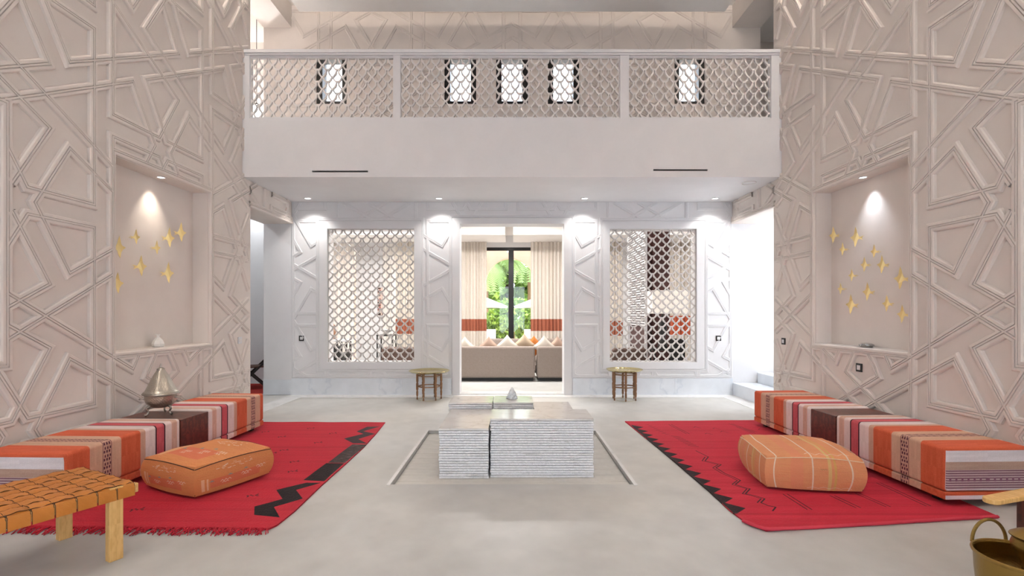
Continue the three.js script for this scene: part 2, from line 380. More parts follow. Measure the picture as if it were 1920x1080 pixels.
{ // side walls
  const V2 = 3.912 + 0.913, V4 = 3.912 + 2 * 1.86 * Math.sqrt(3) / 2 - 0.698;
  const frame1 = [V2, V4, 1.022, 3.058], frame0 = [2.28, 3.818, 1.045, 3.085];
  const all = starLattice(3.912, 2.36, 1.86, 2, 9, 0, 7);
  const main = clipSegs(all, [2.2, 7.33, 0.06, 6.5], [frame1, frame0, [6.9, 8.9, SLAB0 - 0.02, SLAB1]].slice(0, 2));
  const header = clipSegs(all, [7.39, 8.79, 3.09, SLAB0 - 0.02], []);
  const segs = unite([...main, ...header, ...rectSegs(frame1), ...rectSegs(frame0), [[7.36, 3.09], [8.79, 3.09]]]);
  const mL = (s, t, n) => [-W + n, t, -s], mR = (s, t, n) => [W - n, t, -s]; mL.flip = false; mR.flip = true;
  strapwork(segs, mL, wallL, M.paint); strapwork(segs, mR, wallR, M.paint);
}
{ // back wall, one half mirrored
  const all = starLattice(0.8055, 1.347, 1.86, 0, 4, 0, 4);
  const win = [1.594, 3.47, 0.432, 3.135], dr = [0, 1.1, -1, 3.185], R = [0, 3.9, 0.334, SLAB0 - 0.005];
  const segs = unite([...clipSegs(all, R, [win, dr]), ...rectSegs(win), [[1.1, 0.334], [1.1, 3.185]], [[0, 3.185], [1.1, 3.185]], [[1.1, 0.334], [3.9, 0.334]], [[3.9, 0.334], [3.9, 3.4]],
    ...[1.74, 2.51, 3.28].map((x) => [[x, 0.334], [x, 0.432]])]);
  for (const s of [-1, 1]) { const m = (a, t, n) => [s * a, t, -DB + n]; m.flip = s < 0; strapwork(segs, m, wallB, M.white, 0.62); }
  const up = starLattice(0.866, 6.96, 1.91, 0, 4, 5, 7);
  const su = unite(clipSegs(up, [0, 3.92, 4.9, 6.9], UPW.filter((w) => w[0] > -0.3).map(([a, b, c, d]) => [Math.max(a - 0.06, 0), b + 0.06, c - 0.06, d + 0.06])));
  for (const s of [-1, 1]) { const m = (a, t, n) => [s * a, t, -DB + n]; m.flip = s < 0; strapwork(su, m, wallU, M.paint, 0.7); }
}

// ---------------------------------------------------------------- carved lattice screens
const HA = [[0, 0.07], [0.14, 0.07], [0.26, 0.17], [0.37, 0.34], [0.30, 0.44], [0.19, 0.52], [0.10, 0.62], [0.06, 0.74], [0.05, 0.90], [0, 0.94]];
const HB = [[0, 0.43], [0.12, 0.52], [0.25, 0.68], [0.34, 0.86], [0.30, 0.95], [0.20, 1.03], [0.11, 1.12], [0.06, 1.2], [0.05, 1.27], [0, 1.29]];
function clipPoly(poly, a, b, c, d) {
  for (const [ax, s, lim] of [[0, 1, a], [0, -1, -b], [1, 1, c], [1, -1, -d]]) {
    const out = [];
    for (let i = 0; i < poly.length; i++) {
      const P = poly[i], Q = poly[(i + 1) % poly.length], dp = P[ax] * s - lim, dq = Q[ax] * s - lim;
      if (dp >= 0) out.push(P);
      if ((dp >= 0) !== (dq >= 0)) { const t = dp / (dp - dq); out.push(lerp2(P, Q, t)); }
    }
    poly = out; if (poly.length < 3) return null;
  }
  let ar = 0; for (let i = 0; i < poly.length; i++) { const P = poly[i], Q = poly[(i + 1) % poly.length]; ar += P[0] * Q[1] - P[1] * Q[0]; }
  return Math.abs(ar) > 2.5e-4 ? poly : null;
}
function latticeGeo(w, h, px, py, depth, edge = 0.012) {       // panel from (0,0) to (w,h)
  const sh = shapeOf([[0, 0], [w, 0], [w, h], [0, h]]), nx = Math.ceil(w / px) + 1, ny = Math.ceil(h / py) + 1, x0 = (w - Math.floor(w / px) * px) / 2;
  for (let i = -1; i <= nx; i++) for (let j = -2; j <= ny; j++) for (const [hp, ox] of [[HA, 0.5], [HB, 1]]) {
    const half = hp.slice(1, -1), pts = [...hp, ...half.slice().reverse().map(([x, y]) => [-x, y])].map(([x, y]) => [x0 + (i + ox + x) * px, (j + y) * py]);
    const c = clipPoly(pts, edge, w - edge, edge, h - edge);
    if (c) { const p = new THREE.Path(c.map(([x, y]) => new THREE.Vector2(x, y))); sh.holes.push(p); }
  }
  return metric(extrude(sh, depth));
}
for (const s of [-1, 1]) {
  const [a, b, c, d] = s < 0 ? WINL : WINR;
  const t = thing('lattice_screen', s < 0 ? 'carved white lattice screen in the wall opening left of the doorway' : 'carved white lattice screen in the wall opening right of the doorway', 'lattice screen', [(a + b) / 2, c, -DB], 0, 'lattice screens in the back wall');
  const w = b - a, h = d - c;
  mesh('lattice', at(latticeGeo(w, h, w / 9.2, 0.158, 0.035), -w / 2, 0, -0.06), M.screen, t);
  const f = 0.12;
  for (const g of [box(-w / 2 - f, -w / 2, -f, h + f, 0, 0.018), box(w / 2, w / 2 + f, -f, h + f, 0, 0.018), box(-w / 2, w / 2, h, h + f, 0, 0.018), box(-w / 2, w / 2, -f, 0, 0, 0.018)]) mesh('frame_board', g, M.white, t);
}
// ---------------------------------------------------------------- balcony
const bal = thing('balcony', 'white balcony spanning the hall with carved lattice railing and air slots', 'balcony', [0, SLAB0, -FRONT]);
{
  const y0 = 0, vents = [[(585 - 960) / 128.65, (690 - 960) / 128.65, 3.51, 3.535], [(1225 - 960) / 128.65, (1327 - 960) / 128.65, 3.53, 3.555]];
  const holes = vents.map(([a, b, c, d]) => [a, b, c - SLAB0, d - SLAB0]);
  mesh('parapet', merge(rects(-W, W, y0, SLAB1 - SLAB0, holes).map((r) => box(r[0], r[1], r[2], r[3], -0.15, 0))), M.white, bal);
  mesh('slab', box(-W, W, 0, 0.3, -(DB - FRONT), -0.15), M.white, bal);
  for (const h of holes) mesh('air_slot', merge([box(h[0], h[1], h[2], h[3], -0.149, -0.06), box(h[0], h[1], (h[2] + h[3]) / 2 - 0.002, (h[2] + h[3]) / 2 + 0.002, -0.06, -0.01)]), M.black, bal);
  const yb = SLAB1 - SLAB0, yt = 5.22 - SLAB0;
  mesh('handrail', merge([box(-W, W, yt, yt + 0.03, -0.12, 0.0), box(-W, W, yt + 0.03, yt + 0.075, -0.135, 0.02)]), M.white, bal);
  const posts = [[-3.93, -3.83], [-1.735, -1.63], [1.578, 1.71], [3.785, 3.93]];
  for (const [a, b] of posts) mesh('post', box(a, b, yb, yt, -0.11, -0.01), M.white, bal);
  for (let i = 0; i < 3; i++) {
    const a = posts[i][1], b = posts[i + 1][0];
    mesh('bottom_rail', box(a, b, yb, yb + 0.025, -0.09, -0.03), M.white, bal);
    mesh('top_rail', box(a, b, yt - 0.025, yt, -0.09, -0.03), M.white, bal);
    mesh('lattice_panel', at(latticeGeo(b - a, yt - yb - 0.05, 0.146, 0.1765, 0.03, 0.004), a, yb + 0.025, -0.075), M.lattice, bal);
  }
}
// ---------------------------------------------------------------- lamps
function rectLight(color, intensity, w, h, pos, look) {
  const l = new THREE.RectAreaLight(color, intensity, w, h); l.position.set(...pos); l.lookAt(...look); scene.add(l); return l;
}
const WARM = new THREE.Color(1, 0.96, 0.92), COOL = new THREE.Color(0.92, 0.96, 1);
for (const [x0, x1, z0, z1] of [[-3.45, -3.35, -6.4, 1.9], [3.35, 3.45, -6.4, 1.9]]) {   // cove lighting on the dropped panel
  const c = [(x0 + x1) / 2, 6.645, (z0 + z1) / 2];
  const o = tag(mesh('led_strip', box(x0, x1, 6.621, 6.64, z0, z1), std({ color: 0xffffff, emissive: WARM, emissiveIntensity: 3 })), 'cove light strip lying on the dropped ceiling panel ' + (x0 < 0 ? 'along its left edge' : 'along its right edge'), 'light strip');
  rectLight(WARM, 178, x1 - x0, z1 - z0, c, [c[0], 9, c[2]]);
}
[-3.52, -1.26, 1.25, 3.5].forEach((x, i) => {                   // downlights in the balcony soffit
  const t = thing('downlight', ['recessed ceiling downlight under the balcony at the far left corner', 'recessed ceiling downlight under the balcony left of the doorway', 'recessed ceiling downlight under the balcony right of the doorway', 'recessed ceiling downlight under the balcony at the far right corner'][i], 'downlight', [x, SLAB0, -8.5], 0, 'downlights under the balcony');
  mesh('trim_ring', at(new THREE.TorusGeometry(0.055, 0.008, 8, 28).rotateX(Math.PI / 2), 0, -0.004, 0), M.white, t);
  mesh('lamp_face', at(new THREE.CylinderGeometry(0.05, 0.05, 0.006, 24), 0, -0.003, 0), M.bulb, t);
  const l = new THREE.SpotLight(new THREE.Color(1, 0.97, 0.93), 3.2, 0, 1.0, 1, 2);
  l.position.set(x, SLAB0 - 0.02, -8.5); l.target.position.set(x, 0, -8.62); l.castShadow = true; scene.add(l, l.target);
});
for (const s of [-1, 1]) {                                      // niche spots
  const um = 5.63, x = s * (W + 0.075);
  const t = thing('niche_spot', s < 0 ? 'small warm spotlight in the top of the left niche' : 'small cool spotlight in the top of the right niche', 'spotlight', [x, NICHE[3], -um], 0);
  mesh('trim_ring', at(new THREE.TorusGeometry(0.04, 0.006, 8, 24).rotateX(Math.PI / 2), 0, -0.003, 0), M.white, t);
  mesh('lamp_face', at(new THREE.CylinderGeometry(0.035, 0.035, 0.005, 24), 0, -0.0025, 0), M.bulb, t);
  const l = new THREE.SpotLight(s < 0 ? new THREE.Color(1, 0.9, 0.76) : new THREE.Color(0.8, 0.88, 1), 1.6, 0, 0.7, 1, 2);
  l.position.set(x, NICHE[3] - 0.02, -um); l.target.position.set(s * (W + 0.16), 1, -um); l.castShadow = true; scene.add(l, l.target);
}
{ // salon ceiling panels, corridor light, upper passage lamp
  for (const x of [-3.2, 0, 3.2]) {
    const t = tag(mesh('ceiling_panel', at(rbox(1.2, 0.03, 0.4, 0.006), x, 3.685, -11), std({ color: 0xffffff, emissive: new THREE.Color(1, 0.98, 0.95), emissiveIntensity: 3 })), 'flush light panel in the salon ceiling ' + (x < 0 ? 'behind the left screen' : x > 0 ? 'behind the right screen' : 'above the sofa'), 'ceiling light');
    rectLight(new THREE.Color(1, 0.98, 0.95), 80, 1.15, 0.36, [x, 3.665, -11], [x, 0, -11]);
  }
  tag(mesh('ceiling_panel', at(rbox(1.0, 0.03, 1.2, 0.006), 5.2, 3.684, -7.6), std({ color: 0xffffff, emissive: COOL, emissiveIntensity: 3 })), 'flush light panel in the ceiling above the marble stair', 'ceiling light');
  rectLight(COOL, 12, 0.95, 1.15, [5.2, 3.664, -7.6], [5.2, 0, -7.6]);
  for (const [x, u, len, l] of [[-5.3, 9.35, 1.6, 'linear ceiling light glowing in the left corridor'], [-4.95, 7.0, 1.4, 'linear ceiling light hidden behind the left wall']]) {
    tag(mesh('ceiling_strip_light', at(rbox(0.08, 0.02, len, 0.006), x, 3.489, -u), std({ color: 0xffffff, emissive: COOL, emissiveIntensity: 4 })), l, 'ceiling light');
    rectLight(COOL, u < 8 ? 40 : 22, 0.07, len - 0.05, [x, 3.474, -u], [x, 0, -u]);
  }
}
// ---------------------------------------------------------------- fountain in the sunken basin
{
  const floorY = -0.035;
  const b = struct('trim_3', null, null, 'shallow sunken marble basin under the fountain');
  const n = 11, w = (BAS[3] - BAS[2]) / n;
  for (let i = 0; i < n; i++) mesh('marble_strip', at(rbox(BAS[1] - BAS[0] - 0.01, 0.06, w - 0.004, 0.004), 0, floorY - 0.03, -(BAS[2] + (i + 0.5) * w)), M.pool, b);
  mesh('basin_bed', box(BAS[0], BAS[1], -0.2, floorY - 0.05, -BAS[3], -BAS[2]), M.pool, b);
  const e = 0.03;
  for (const g of [box(BAS[0] - e, BAS[0], 0.001, 0.006, -BAS[3] - e, -BAS[2] + e), box(BAS[1], BAS[1] + e, 0.001, 0.006, -BAS[3] - e, -BAS[2] + e), box(BAS[0], BAS[1], 0.001, 0.006, -BAS[3] - e, -BAS[3])]) mesh('marble_edging', g, M.strip, b);

  const f = thing('fountain', 'low fountain of stacked white marble slab blocks with a bubbling jet', 'fountain', [0, floorY, -5.1]);
  const blocks = [   // x0, x1, top, u0, u1, tiles on top
    [-0.66, -0.207, 0.42, 4.43, 5.325], [-0.199, 0.742, 0.5, 4.46, 4.915], [-0.69, -0.212, 0.487, 5.34, 5.78], [-0.203, 0.231, 0.49, 5.34, 5.78],
    [0.24, 0.66, 0.415, 4.93, 5.8], [-0.199, 0.23, 0.415, 4.925, 5.33],
  ];
  blocks.forEach(([x0, x1, top, u0, u1], bi) => {
    const g = new THREE.Group(); g.name = 'stone_block'; g.position.set((x0 + x1) / 2, 0, -((u0 + u1) / 2 - 5.1)); f.add(g);
    const hgt = top - floorY, nl = Math.round(hgt / 0.0225), lh = hgt / nl, bw = x1 - x0, bd = u1 - u0;
    for (let k = 0; k < nl; k++) {
      const last = k === nl - 1, j = last ? 0 : rr(0, 0.006);
      const geo = new THREE.BoxGeometry(bw - 2 * j, lh - 0.0045, bd - 2 * j, 14, 1, 10);
      const p = geo.attributes.position;                    // split, uneven edges
      for (let q = 0; q < p.count; q++) {
        const X = p.getX(q), Z = p.getZ(q), n1 = Math.sin(X * 61 + k * 3.1 + bi) * Math.sin(X * 23 + k), n2 = Math.sin(Z * 57 + k * 2.3) * Math.sin(Z * 19 + k * 1.7);
        if (Math.abs(Z) > bd / 2 - j - 1e-3) p.setZ(q, Z - Math.sign(Z) * 0.004 * (0.5 + 0.5 * n1));
        if (Math.abs(X) > bw / 2 - j - 1e-3) p.setX(q, X - Math.sign(X) * 0.004 * (0.5 + 0.5 * n2));
      }
      geo.computeVertexNormals();
      { const u = metric(geo).attributes.uv, du = rnd(), dv = rnd(); for (let q = 0; q < u.count; q++) u.setXY(q, u.getX(q) + du, u.getY(q) + dv); }
      mesh('slab', at(geo, rr(-0.002, 0.002), (k + 0.5) * lh, rr(-0.002, 0.002)), last ? M.slabTop : M.slab[(k + bi) % 3], g);
    }
  });
  // bubbling jet
  const jet = new THREE.SphereGeometry(1, 28, 20), p = jet.attributes.position;
  for (let i = 0; i < p.count; i++) {
    const y = p.getY(i), x = p.getX(i), z = p.getZ(i), a = Math.atan2(z, x), t = (y + 1) / 2, r = Math.pow(1 - t, 0.75) * (0.055 + 0.012 * Math.sin(a * 5 + y * 9) + 0.007 * Math.sin(a * 11 - y * 14)) + 0.004, h = Math.hypot(x, z) || 1;
    p.setXYZ(i, x / h * r, t * 0.125 + 0.004 * Math.sin(a * 3), z / h * r);
  }
  jet.computeVertexNormals();
  M.foam = phys({ color: 0xf4f8fb, roughness: 0.3, transmission: 0.12, thickness: 0 });
  const wj = mesh('water_jet', at(jet, 0, 0.49 - floorY, -(5.58 - 5.1)), M.foam, f); wj.userData.label = 'white bubbling water jet';
}

// ---------------------------------------------------------------- striped benches
const weave = dataTex(128, (i, x, y) => { const k = 120 + 80 * Math.sin(x * Math.PI / 2) * Math.sin(y * Math.PI / 2) + (fC[(y * 512 + x) % fC.length] - 0.5) * 120; return [k, k, k]; }, false, 14);
const SPAN = 1.75;                                            // metres covered by the stripe texture
const STR = [[0, 0.05, '#ecdcd6'], [0.05, 0.12, '#d9b09c'], [0.12, 0.2, '#ead6d0'], [0.2, 0.215, '#3c1420'], [0.215, 0.305, '#cc5a62'], [0.305, 0.32, '#3c1420'], [0.32, 0.435, '#ecdad6'], [0.435, 0.49, '#d3a892'],
  [0.49, 0.69, '#d0603e'], [0.69, 0.785, '#d4ab92'], [0.785, 0.865, '#caa08c'], [0.865, 0.98, '#d4ab92'], [0.98, 1.215, '#d0603e'], [1.215, 1.3, '#eee6ea'], [1.3, 1.36, '#c0a090'], [1.36, 1.5, '#c9aeb0'], [1.5, 1.75, '#e6dde0']];
const stripeTex = canvasTex(2048, 256, (c, w, h) => {
  for (const [a, b, col] of STR) { c.fillStyle = col; c.fillRect(a / SPAN * w, 0, (b - a) / SPAN * w + 1, h); }
  c.fillStyle = '#5b2c3c';                                    // woven motif band
  for (let y = 0; y < h; y += 16) for (let x = 0.79; x < 0.86; x += 0.0235) { const X = x / SPAN * w; c.fillRect(X, y + 1, 14, 5); c.fillRect(X + 8, y + 8, 16, 5); }
  c.fillRect(0.783 / SPAN * w, 0, 5, h); c.fillRect(0.862 / SPAN * w, 0, 5, h);
  c.fillStyle = '#6a3550';
  for (let x = 1.365; x < 1.5; x += 0.018) c.fillRect(x / SPAN * w, 0, 7, h);
  c.fillStyle = '#8a5a70'; for (let y = 0; y < h; y += 12) c.fillRect(1.42 / SPAN * w, y, 30, 4);
  const im = c.getImageData(0, 0, w, h);                      // thread grain
  for (let i = 0; i < w * h; i++) { const k = (fC[(i * 7 + ((i / w) | 0) * 331) % fC.length] - 0.5) * 34 + ((i % 5) === 0 ? -7 : 0) + (fB[((i % w) * 3 + ((i / w) | 0) * 512) % fB.length] - 0.5) * 22; for (let q = 0; q < 3; q++) im.data[4 * i + q] = Math.max(0, Math.min(255, im.data[4 * i + q] + k)); }
  c.putImageData(im, 0, 0);
});
M.stripes = phys({ map: stripeTex, roughness: 0.95, sheen: 0.25, sheenRoughness: 0.6, bumpMap: weave, bumpScale: 0.0015 });
function clothBox(w, h, len, r, s0) {                         // length along z from the box side outwards (+z), s0 offset along the stripes
  const g = new RoundedBoxGeometry(w, h, len, 4, r), p = g.attributes.position, n = g.attributes.normal, uv = new Float32Array(p.count * 2);
  for (let i = 0; i < p.count; i++) {
    const end = n.getZ(i) > 0.75;
    const s = s0 + (end ? len + (h / 2 - p.getY(i)) : p.getZ(i) + len / 2);
    uv[2 * i] = s / SPAN; uv[2 * i + 1] = end ? p.getX(i) : Math.abs(n.getY(i)) > 0.7 ? p.getX(i) : p.getY(i);
  }
  g.setAttribute('uv', new THREE.BufferAttribute(uv, 2));
  return g;
}
function bench(side, far, wood0, wood1, near, xf, turn, label) {   // depths along the wall, front face x
  const wid = 0.66, y0 = 0.055, yp = 0.115, top = 0.45, mid = (wood0 + wood1) / 2;
  const t = thing('striped_bench', label, 'bench', [side * (xf + wid / 2), 0, -mid], turn);
  const spec = [[wood0, near, 1], [wood1, far, -1]];
  for (const [a, b, dir] of spec) {
    const len = Math.abs(b - a), zc = -((a + b) / 2 - mid);
    const c = mesh('seat_cushion', clothBox(wid, top - yp, len - 0.004, 0.028, 0), M.stripes, t); c.position.set(0, (top + yp) / 2, zc); if (dir < 0) c.rotation.y = Math.PI;
    const pl = mesh('base_cushion', clothBox(wid - 0.004, yp - y0, len - 0.004, 0.012, 0), M.stripes, t); pl.position.set(0, (yp + y0) / 2, zc); if (dir < 0) pl.rotation.y = Math.PI;
  }
  const wl = wood1 - wood0 - 0.01;
  const wb = mesh('wood_table_box', at(rbox(wid - 0.01, top - 0.015 - yp, wl, 0.006), 0, (top - 0.015 + yp) / 2, 0), M.walnut, t); wb.userData.label = 'dark walnut box top set between the cushions';
  const pb = mesh('base_cushion', clothBox(wid - 0.004, yp - y0, wl, 0.012, 0), M.stripes, t); pb.position.set(0, (yp + y0) / 2, 0);
  for (const z of [near + 0.15, wood0, wood1, far - 0.15]) for (const x of [-0.24, 0.24]) mesh('foot', at(rbox(0.06, y0 - 0.014, 0.06, 0.004), x, 0.014 + (y0 - 0.014) / 2, -(z - mid)), M.black, t);
  return t;
}
bench(-1, 6.21, 4.72, 5.14, 3.53, 3.155, -0.03, 'long striped red and orange fabric bench along the left wall');
bench(1, 6.44, 4.885, 5.28, 3.69, 3.19, 0.03, 'long striped red and orange fabric bench along the right wall');

// ---------------------------------------------------------------- rugs
function rug(name, label, inner, outer, canvas, x0, x1, d0, d1) {   // inner, outer: [x, depth] from far to near
  const nS = 26, nT = 60, pos = [], uv = [], idx = [];
  const samp = (L, t) => { const q = t * (L.length - 1), i = Math.min(L.length - 2, Math.floor(q)); return lerp2(L[i], L[i + 1], q - i); };
  for (let j = 0; j <= nT; j++) for (let i = 0; i <= nS; i++) {
    const A = samp(inner, j / nT), B = samp(outer, j / nT), P = lerp2(A, B, i / nS);
    pos.push(P[0], 0.011 + 0.0018 * Math.sin(P[0] * 9 + P[1] * 4) * Math.sin(P[1] * 7), -P[1]); uv.push((P[0] - x0) / (x1 - x0), 1 - (P[1] - d0) / (d1 - d0));
  }
  const n = pos.length / 3;
  for (let k = 0; k < n; k++) { pos.push(pos[3 * k], 0.001, pos[3 * k + 2]); uv.push(uv[2 * k], uv[2 * k + 1]); }
  const id = (i, j) => j * (nS + 1) + i;
  for (let j = 0; j < nT; j++) for (let i = 0; i < nS; i++) { const a = id(i, j), b = id(i + 1, j), c = id(i, j + 1), d = id(i + 1, j + 1); idx.push(a, c, b, b, c, d, n + a, n + b, n + c, n + b, n + d, n + c); }
  const edge = (a, b) => idx.push(a, b, n + a, b, n + b, n + a);
  for (let j = 0; j < nT; j++) { edge(id(0, j), id(0, j + 1)); edge(id(nS, j + 1), id(nS, j)); }
  for (let i = 0; i < nS; i++) { edge(id(i + 1, 0), id(i, 0)); edge(id(i, nT), id(i + 1, nT)); }
  const g = new THREE.BufferGeometry(); g.setAttribute('position', new THREE.Float32BufferAttribute(pos, 3)); g.setAttribute('uv', new THREE.Float32BufferAttribute(uv, 2)); g.setIndex(idx); g.computeVertexNormals();
  const t = thing(name, label, 'rug', [0, 0, 0]);
  const fuzz = bumpTex(fC, 1); fuzz.repeat.set(6, 10);
  mesh('pile', g, phys({ map: canvasTex(1024, 1536, canvas), roughness: 1, sheen: 0.15, sheenRoughness: 0.6, sheenColor: new THREE.Color(0.7, 0.3, 0.3), bumpMap: fuzz, bumpScale: 0.004 }), t);
  return t;
}
function rugBase(c, w, h, tone) {
  c.fillStyle = tone; c.fillRect(0, 0, w, h);
  for (let i = 0; i < 900; i++) { c.fillStyle = ['rgba(120,4,14,0.10)', 'rgba(238,60,66,0.10)', 'rgba(90,0,10,0.07)'][i % 3]; const y = rnd() * h; c.fillRect(rnd() * w - 100, y, 80 + rnd() * 360, 1 + rnd() * 3); }
  for (let i = 0; i < 60; i++) { c.fillStyle = i % 2 ? 'rgba(235,70,75,0.08)' : 'rgba(110,0,16,0.09)'; c.fillRect(0, rnd() * h, w, 4 + rnd() * 22); }
}
{
  const x0 = -3.4, x1 = -1.55, d0 = 3.2, d1 = 6.6;
  const P = (w, h) => ([x, d]) => [(x - x0) / (x1 - x0) * w, (d - d0) / (d1 - d0) * h];
  rug('red_rug', 'red woven rug with black zigzag border and fringe under the left bench', [[-1.68, 6.54], [-1.63, 5.9], [-1.597, 5.3], [-1.595, 4.7], [-1.597, 4.1], [-1.585, 3.6], [-1.6, 3.36], [-1.63, 3.3]], [[-3.36, 6.56], [-3.36, 5.5], [-3.36, 4.4], [-3.34, 3.33]], (c, w, h) => {
    const Q = P(w, h); rugBase(c, w, h, '#b81c30');
    const poly = (pts, col) => { c.fillStyle = col; c.beginPath(); pts.forEach((p, i) => { const [x, y] = Q(p); i ? c.lineTo(x, y) : c.moveTo(x, y); }); c.closePath(); c.fill(); };
    poly([[-1.678, 6.294], [-1.844, 6.277], [-1.9, 6.027], [-1.78, 5.909], [-1.935, 5.686], [-1.766, 5.479], [-1.604, 5.461], [-1.762, 5.653], [-1.638, 5.909], [-1.82, 6.042]], '#33272a');
    poly([[-1.758, 5.43], [-1.598, 5.418], [-1.613, 4.761], [-1.777, 4.761]], '#3a3230');
    poly([[-1.786, 4.747], [-1.615, 4.747], [-1.614, 4.239], [-1.805, 4.268]], '#100b0d');
    poly([[-1.625, 4.202], [-1.751, 4.202], [-1.923, 4.026], [-1.783, 3.835], [-1.922, 3.683], [-1.843, 3.527], [-1.639, 3.481], [-1.774, 3.674], [-1.627, 3.835], [-1.763, 4.026]], '#0d090b');
    for (let i = 0; i < 160; i++) { const d = rr(4.76, 5.43), x = rr(-1.77, -1.6), [X, Y] = Q([x, d]); c.fillStyle = i % 3 ? 'rgba(205,195,190,0.32)' : 'rgba(20,10,12,0.5)'; c.fillRect(X, Y, 8 + rnd() * 34, 2); }
    for (const m of [[-2.527, 6.197], [-2.69, 5.767], [-2.162, 5.504], [-2.4, 5.196], [-2.113, 4.794], [-3.0, 6.004], [-3.0, 5.523], [-2.472, 5.087], [-2.151, 5.93], [-2.0, 4.5], [-2.75, 3.62], [-2.05, 3.9]]) {
      const [X, Y] = Q(m); c.fillStyle = '#2c0a10';
      for (let k = 0; k < 5; k++) c.fillRect(X - 26 + k * 11, Y - 4 + (k % 2) * 6, 8, 7);
      c.fillRect(X - 18, Y - 16, 6, 12); c.fillRect(X + 10, Y + 8, 6, 12);
    }
  }, x0, x1, d0, d1);
  const fr = [];                                            // fringe along the near edge
  for (let i = 0; i < 92; i++) {
    const x = -3.32 + i * (3.32 - 1.64) / 91, z = -3.335 + 0.03 * (x + 3.3) * 0.6;
    for (let k = 0; k < 3; k++) {
      const a = rr(-0.9, 0.9), L = rr(0.06, 0.115), ex = x + Math.sin(a) * L * 0.8, ez = z + Math.cos(a) * L;
      fr.push(tube([[x + rr(-0.006, 0.006), 0.011, z - 0.01], [x + (ex - x) * 0.4, 0.016, z + (ez - z) * 0.4], [ex, 0.0045, ez]], 0.0032, 4, 5));
    }
  }
  const fm = mesh('fringe', merge(fr), std({ color: 0xb0142a, roughness: 1 }), scene.getObjectByName('red_rug')); fm.userData.kind = 'stuff'; fm.userData.label = 'knotted red fringe';
}
{
  const x0 = 1.45, x1 = 3.5, d0 = 3.2, d1 = 6.75;
  const P = (w, h) => ([x, d]) => [(x - x0) / (x1 - x0) * w, (d - d0) / (d1 - d0) * h];
  rug('red_rug', 'red woven rug with black sawtooth border under the right bench', [[1.51, 6.6], [1.54, 5.9], [1.565, 5.3], [1.585, 4.6], [1.598, 4.0], [1.594, 3.6], [1.62, 3.38], [1.69, 3.28]], [[3.46, 6.68], [3.46, 5.6], [3.46, 4.5], [3.46, 3.5]], (c, w, h) => {
    const Q = P(w, h); rugBase(c, w, h, '#bc2036');
    const line = (pts, wd, col = '#2a0810') => { c.strokeStyle = col; c.lineWidth = wd; c.beginPath(); pts.forEach((p, i) => { const [x, y] = Q(p); i ? c.lineTo(x, y) : c.moveTo(x, y); }); c.stroke(); };
    c.fillStyle = '#170a0d';
    for (let i = 0; i < 14; i++) {                           // sawtooth along the inner edge
      const d = 6.35 - i * 0.2, xe = 1.53 + (6.6 - d) * 0.024; c.beginPath();
      for (const [k, p] of [[xe, d + 0.03], [xe + 0.13, d - 0.1], [xe + 0.02, d - 0.2], [xe, d - 0.2]].entries()) { const [x, y] = Q(p); k ? c.lineTo(x, y) : c.moveTo(x, y); } c.closePath(); c.fill();
    }
    line([[1.929, 5.185], [1.951, 5.067], [1.972, 4.955], [1.889, 4.826], [1.946, 4.764], [1.994, 4.704], [1.905, 4.607], [1.918, 4.441], [1.952, 4.338], [1.97, 4.255], [1.883, 4.159], [1.923, 4.083], [1.956, 4.054], [1.865, 3.939], [1.916, 3.898], [1.963, 3.831], [1.894, 3.753], [1.92, 3.691], [1.96, 3.667], [1.899, 3.596]], 5);
    line([[1.94, 4.955], [1.86, 4.826], [1.915, 4.764], [1.965, 4.704], [1.875, 4.607], [1.89, 4.441], [1.925, 4.338], [1.943, 4.255], [1.855, 4.159], [1.9, 4.083], [1.93, 4.054], [1.84, 3.939], [1.89, 3.898], [1.935, 3.831], [1.865, 3.753]], 4);
    for (const [a, b] of [[[2.033, 6.408], [2.087, 5.899]], [[2.162, 3.938], [2.167, 3.62]], [[2.513, 3.9], [2.549, 3.655]], [[2.747, 3.95], [2.784, 3.672]], [[3.1, 4.198], [3.1, 3.69]], [[2.833, 6.445], [2.947, 5.994]], [[2.85, 6.267], [2.89, 5.926]]]) { line([a, b], 4); line([[a[0] + 0.035, a[1]], [b[0] + 0.035, b[1]]], 4); }
    for (let k = 0; k < 8; k++) { const d = 5.8 - k * 0.06, x = 1.87 + k * 0.007; line([[x, d], [x + 0.1, d - 0.05]], 5); }
    for (let k = 0; k < 7; k++) { const d = 6.37 - k * 0.075, x = 1.72 + k * 0.012; line([[x, d], [x + 0.04, d + 0.02], [x + 0.05, d - 0.04], [x + 0.09, d - 0.02]], 3, '#6a1220'); }
    for (const m of [[2.333, 6.229], [2.548, 6.16], [2.573, 5.994], [2.348, 5.899], [3.1, 6.126]]) line([[m[0] - 0.04, m[1]], [m[0], m[1] + 0.05], [m[0] + 0.04, m[1] - 0.04]], 4, '#58101c');
  }, x0, x1, d0, d1);
  const rg = scene.getObjectByName('red_rug_001');
  const lip = mesh('rolled_edge', tube([[1.6, 0.014, -3.42], [1.68, 0.02, -3.285], [1.85, 0.013, -3.3], [2.3, 0.012, -3.352], [2.9, 0.012, -3.43], [3.44, 0.012, -3.495]], 0.012, 60, 8), std({ color: 0xc23a4a, roughness: 1 }), rg);
}

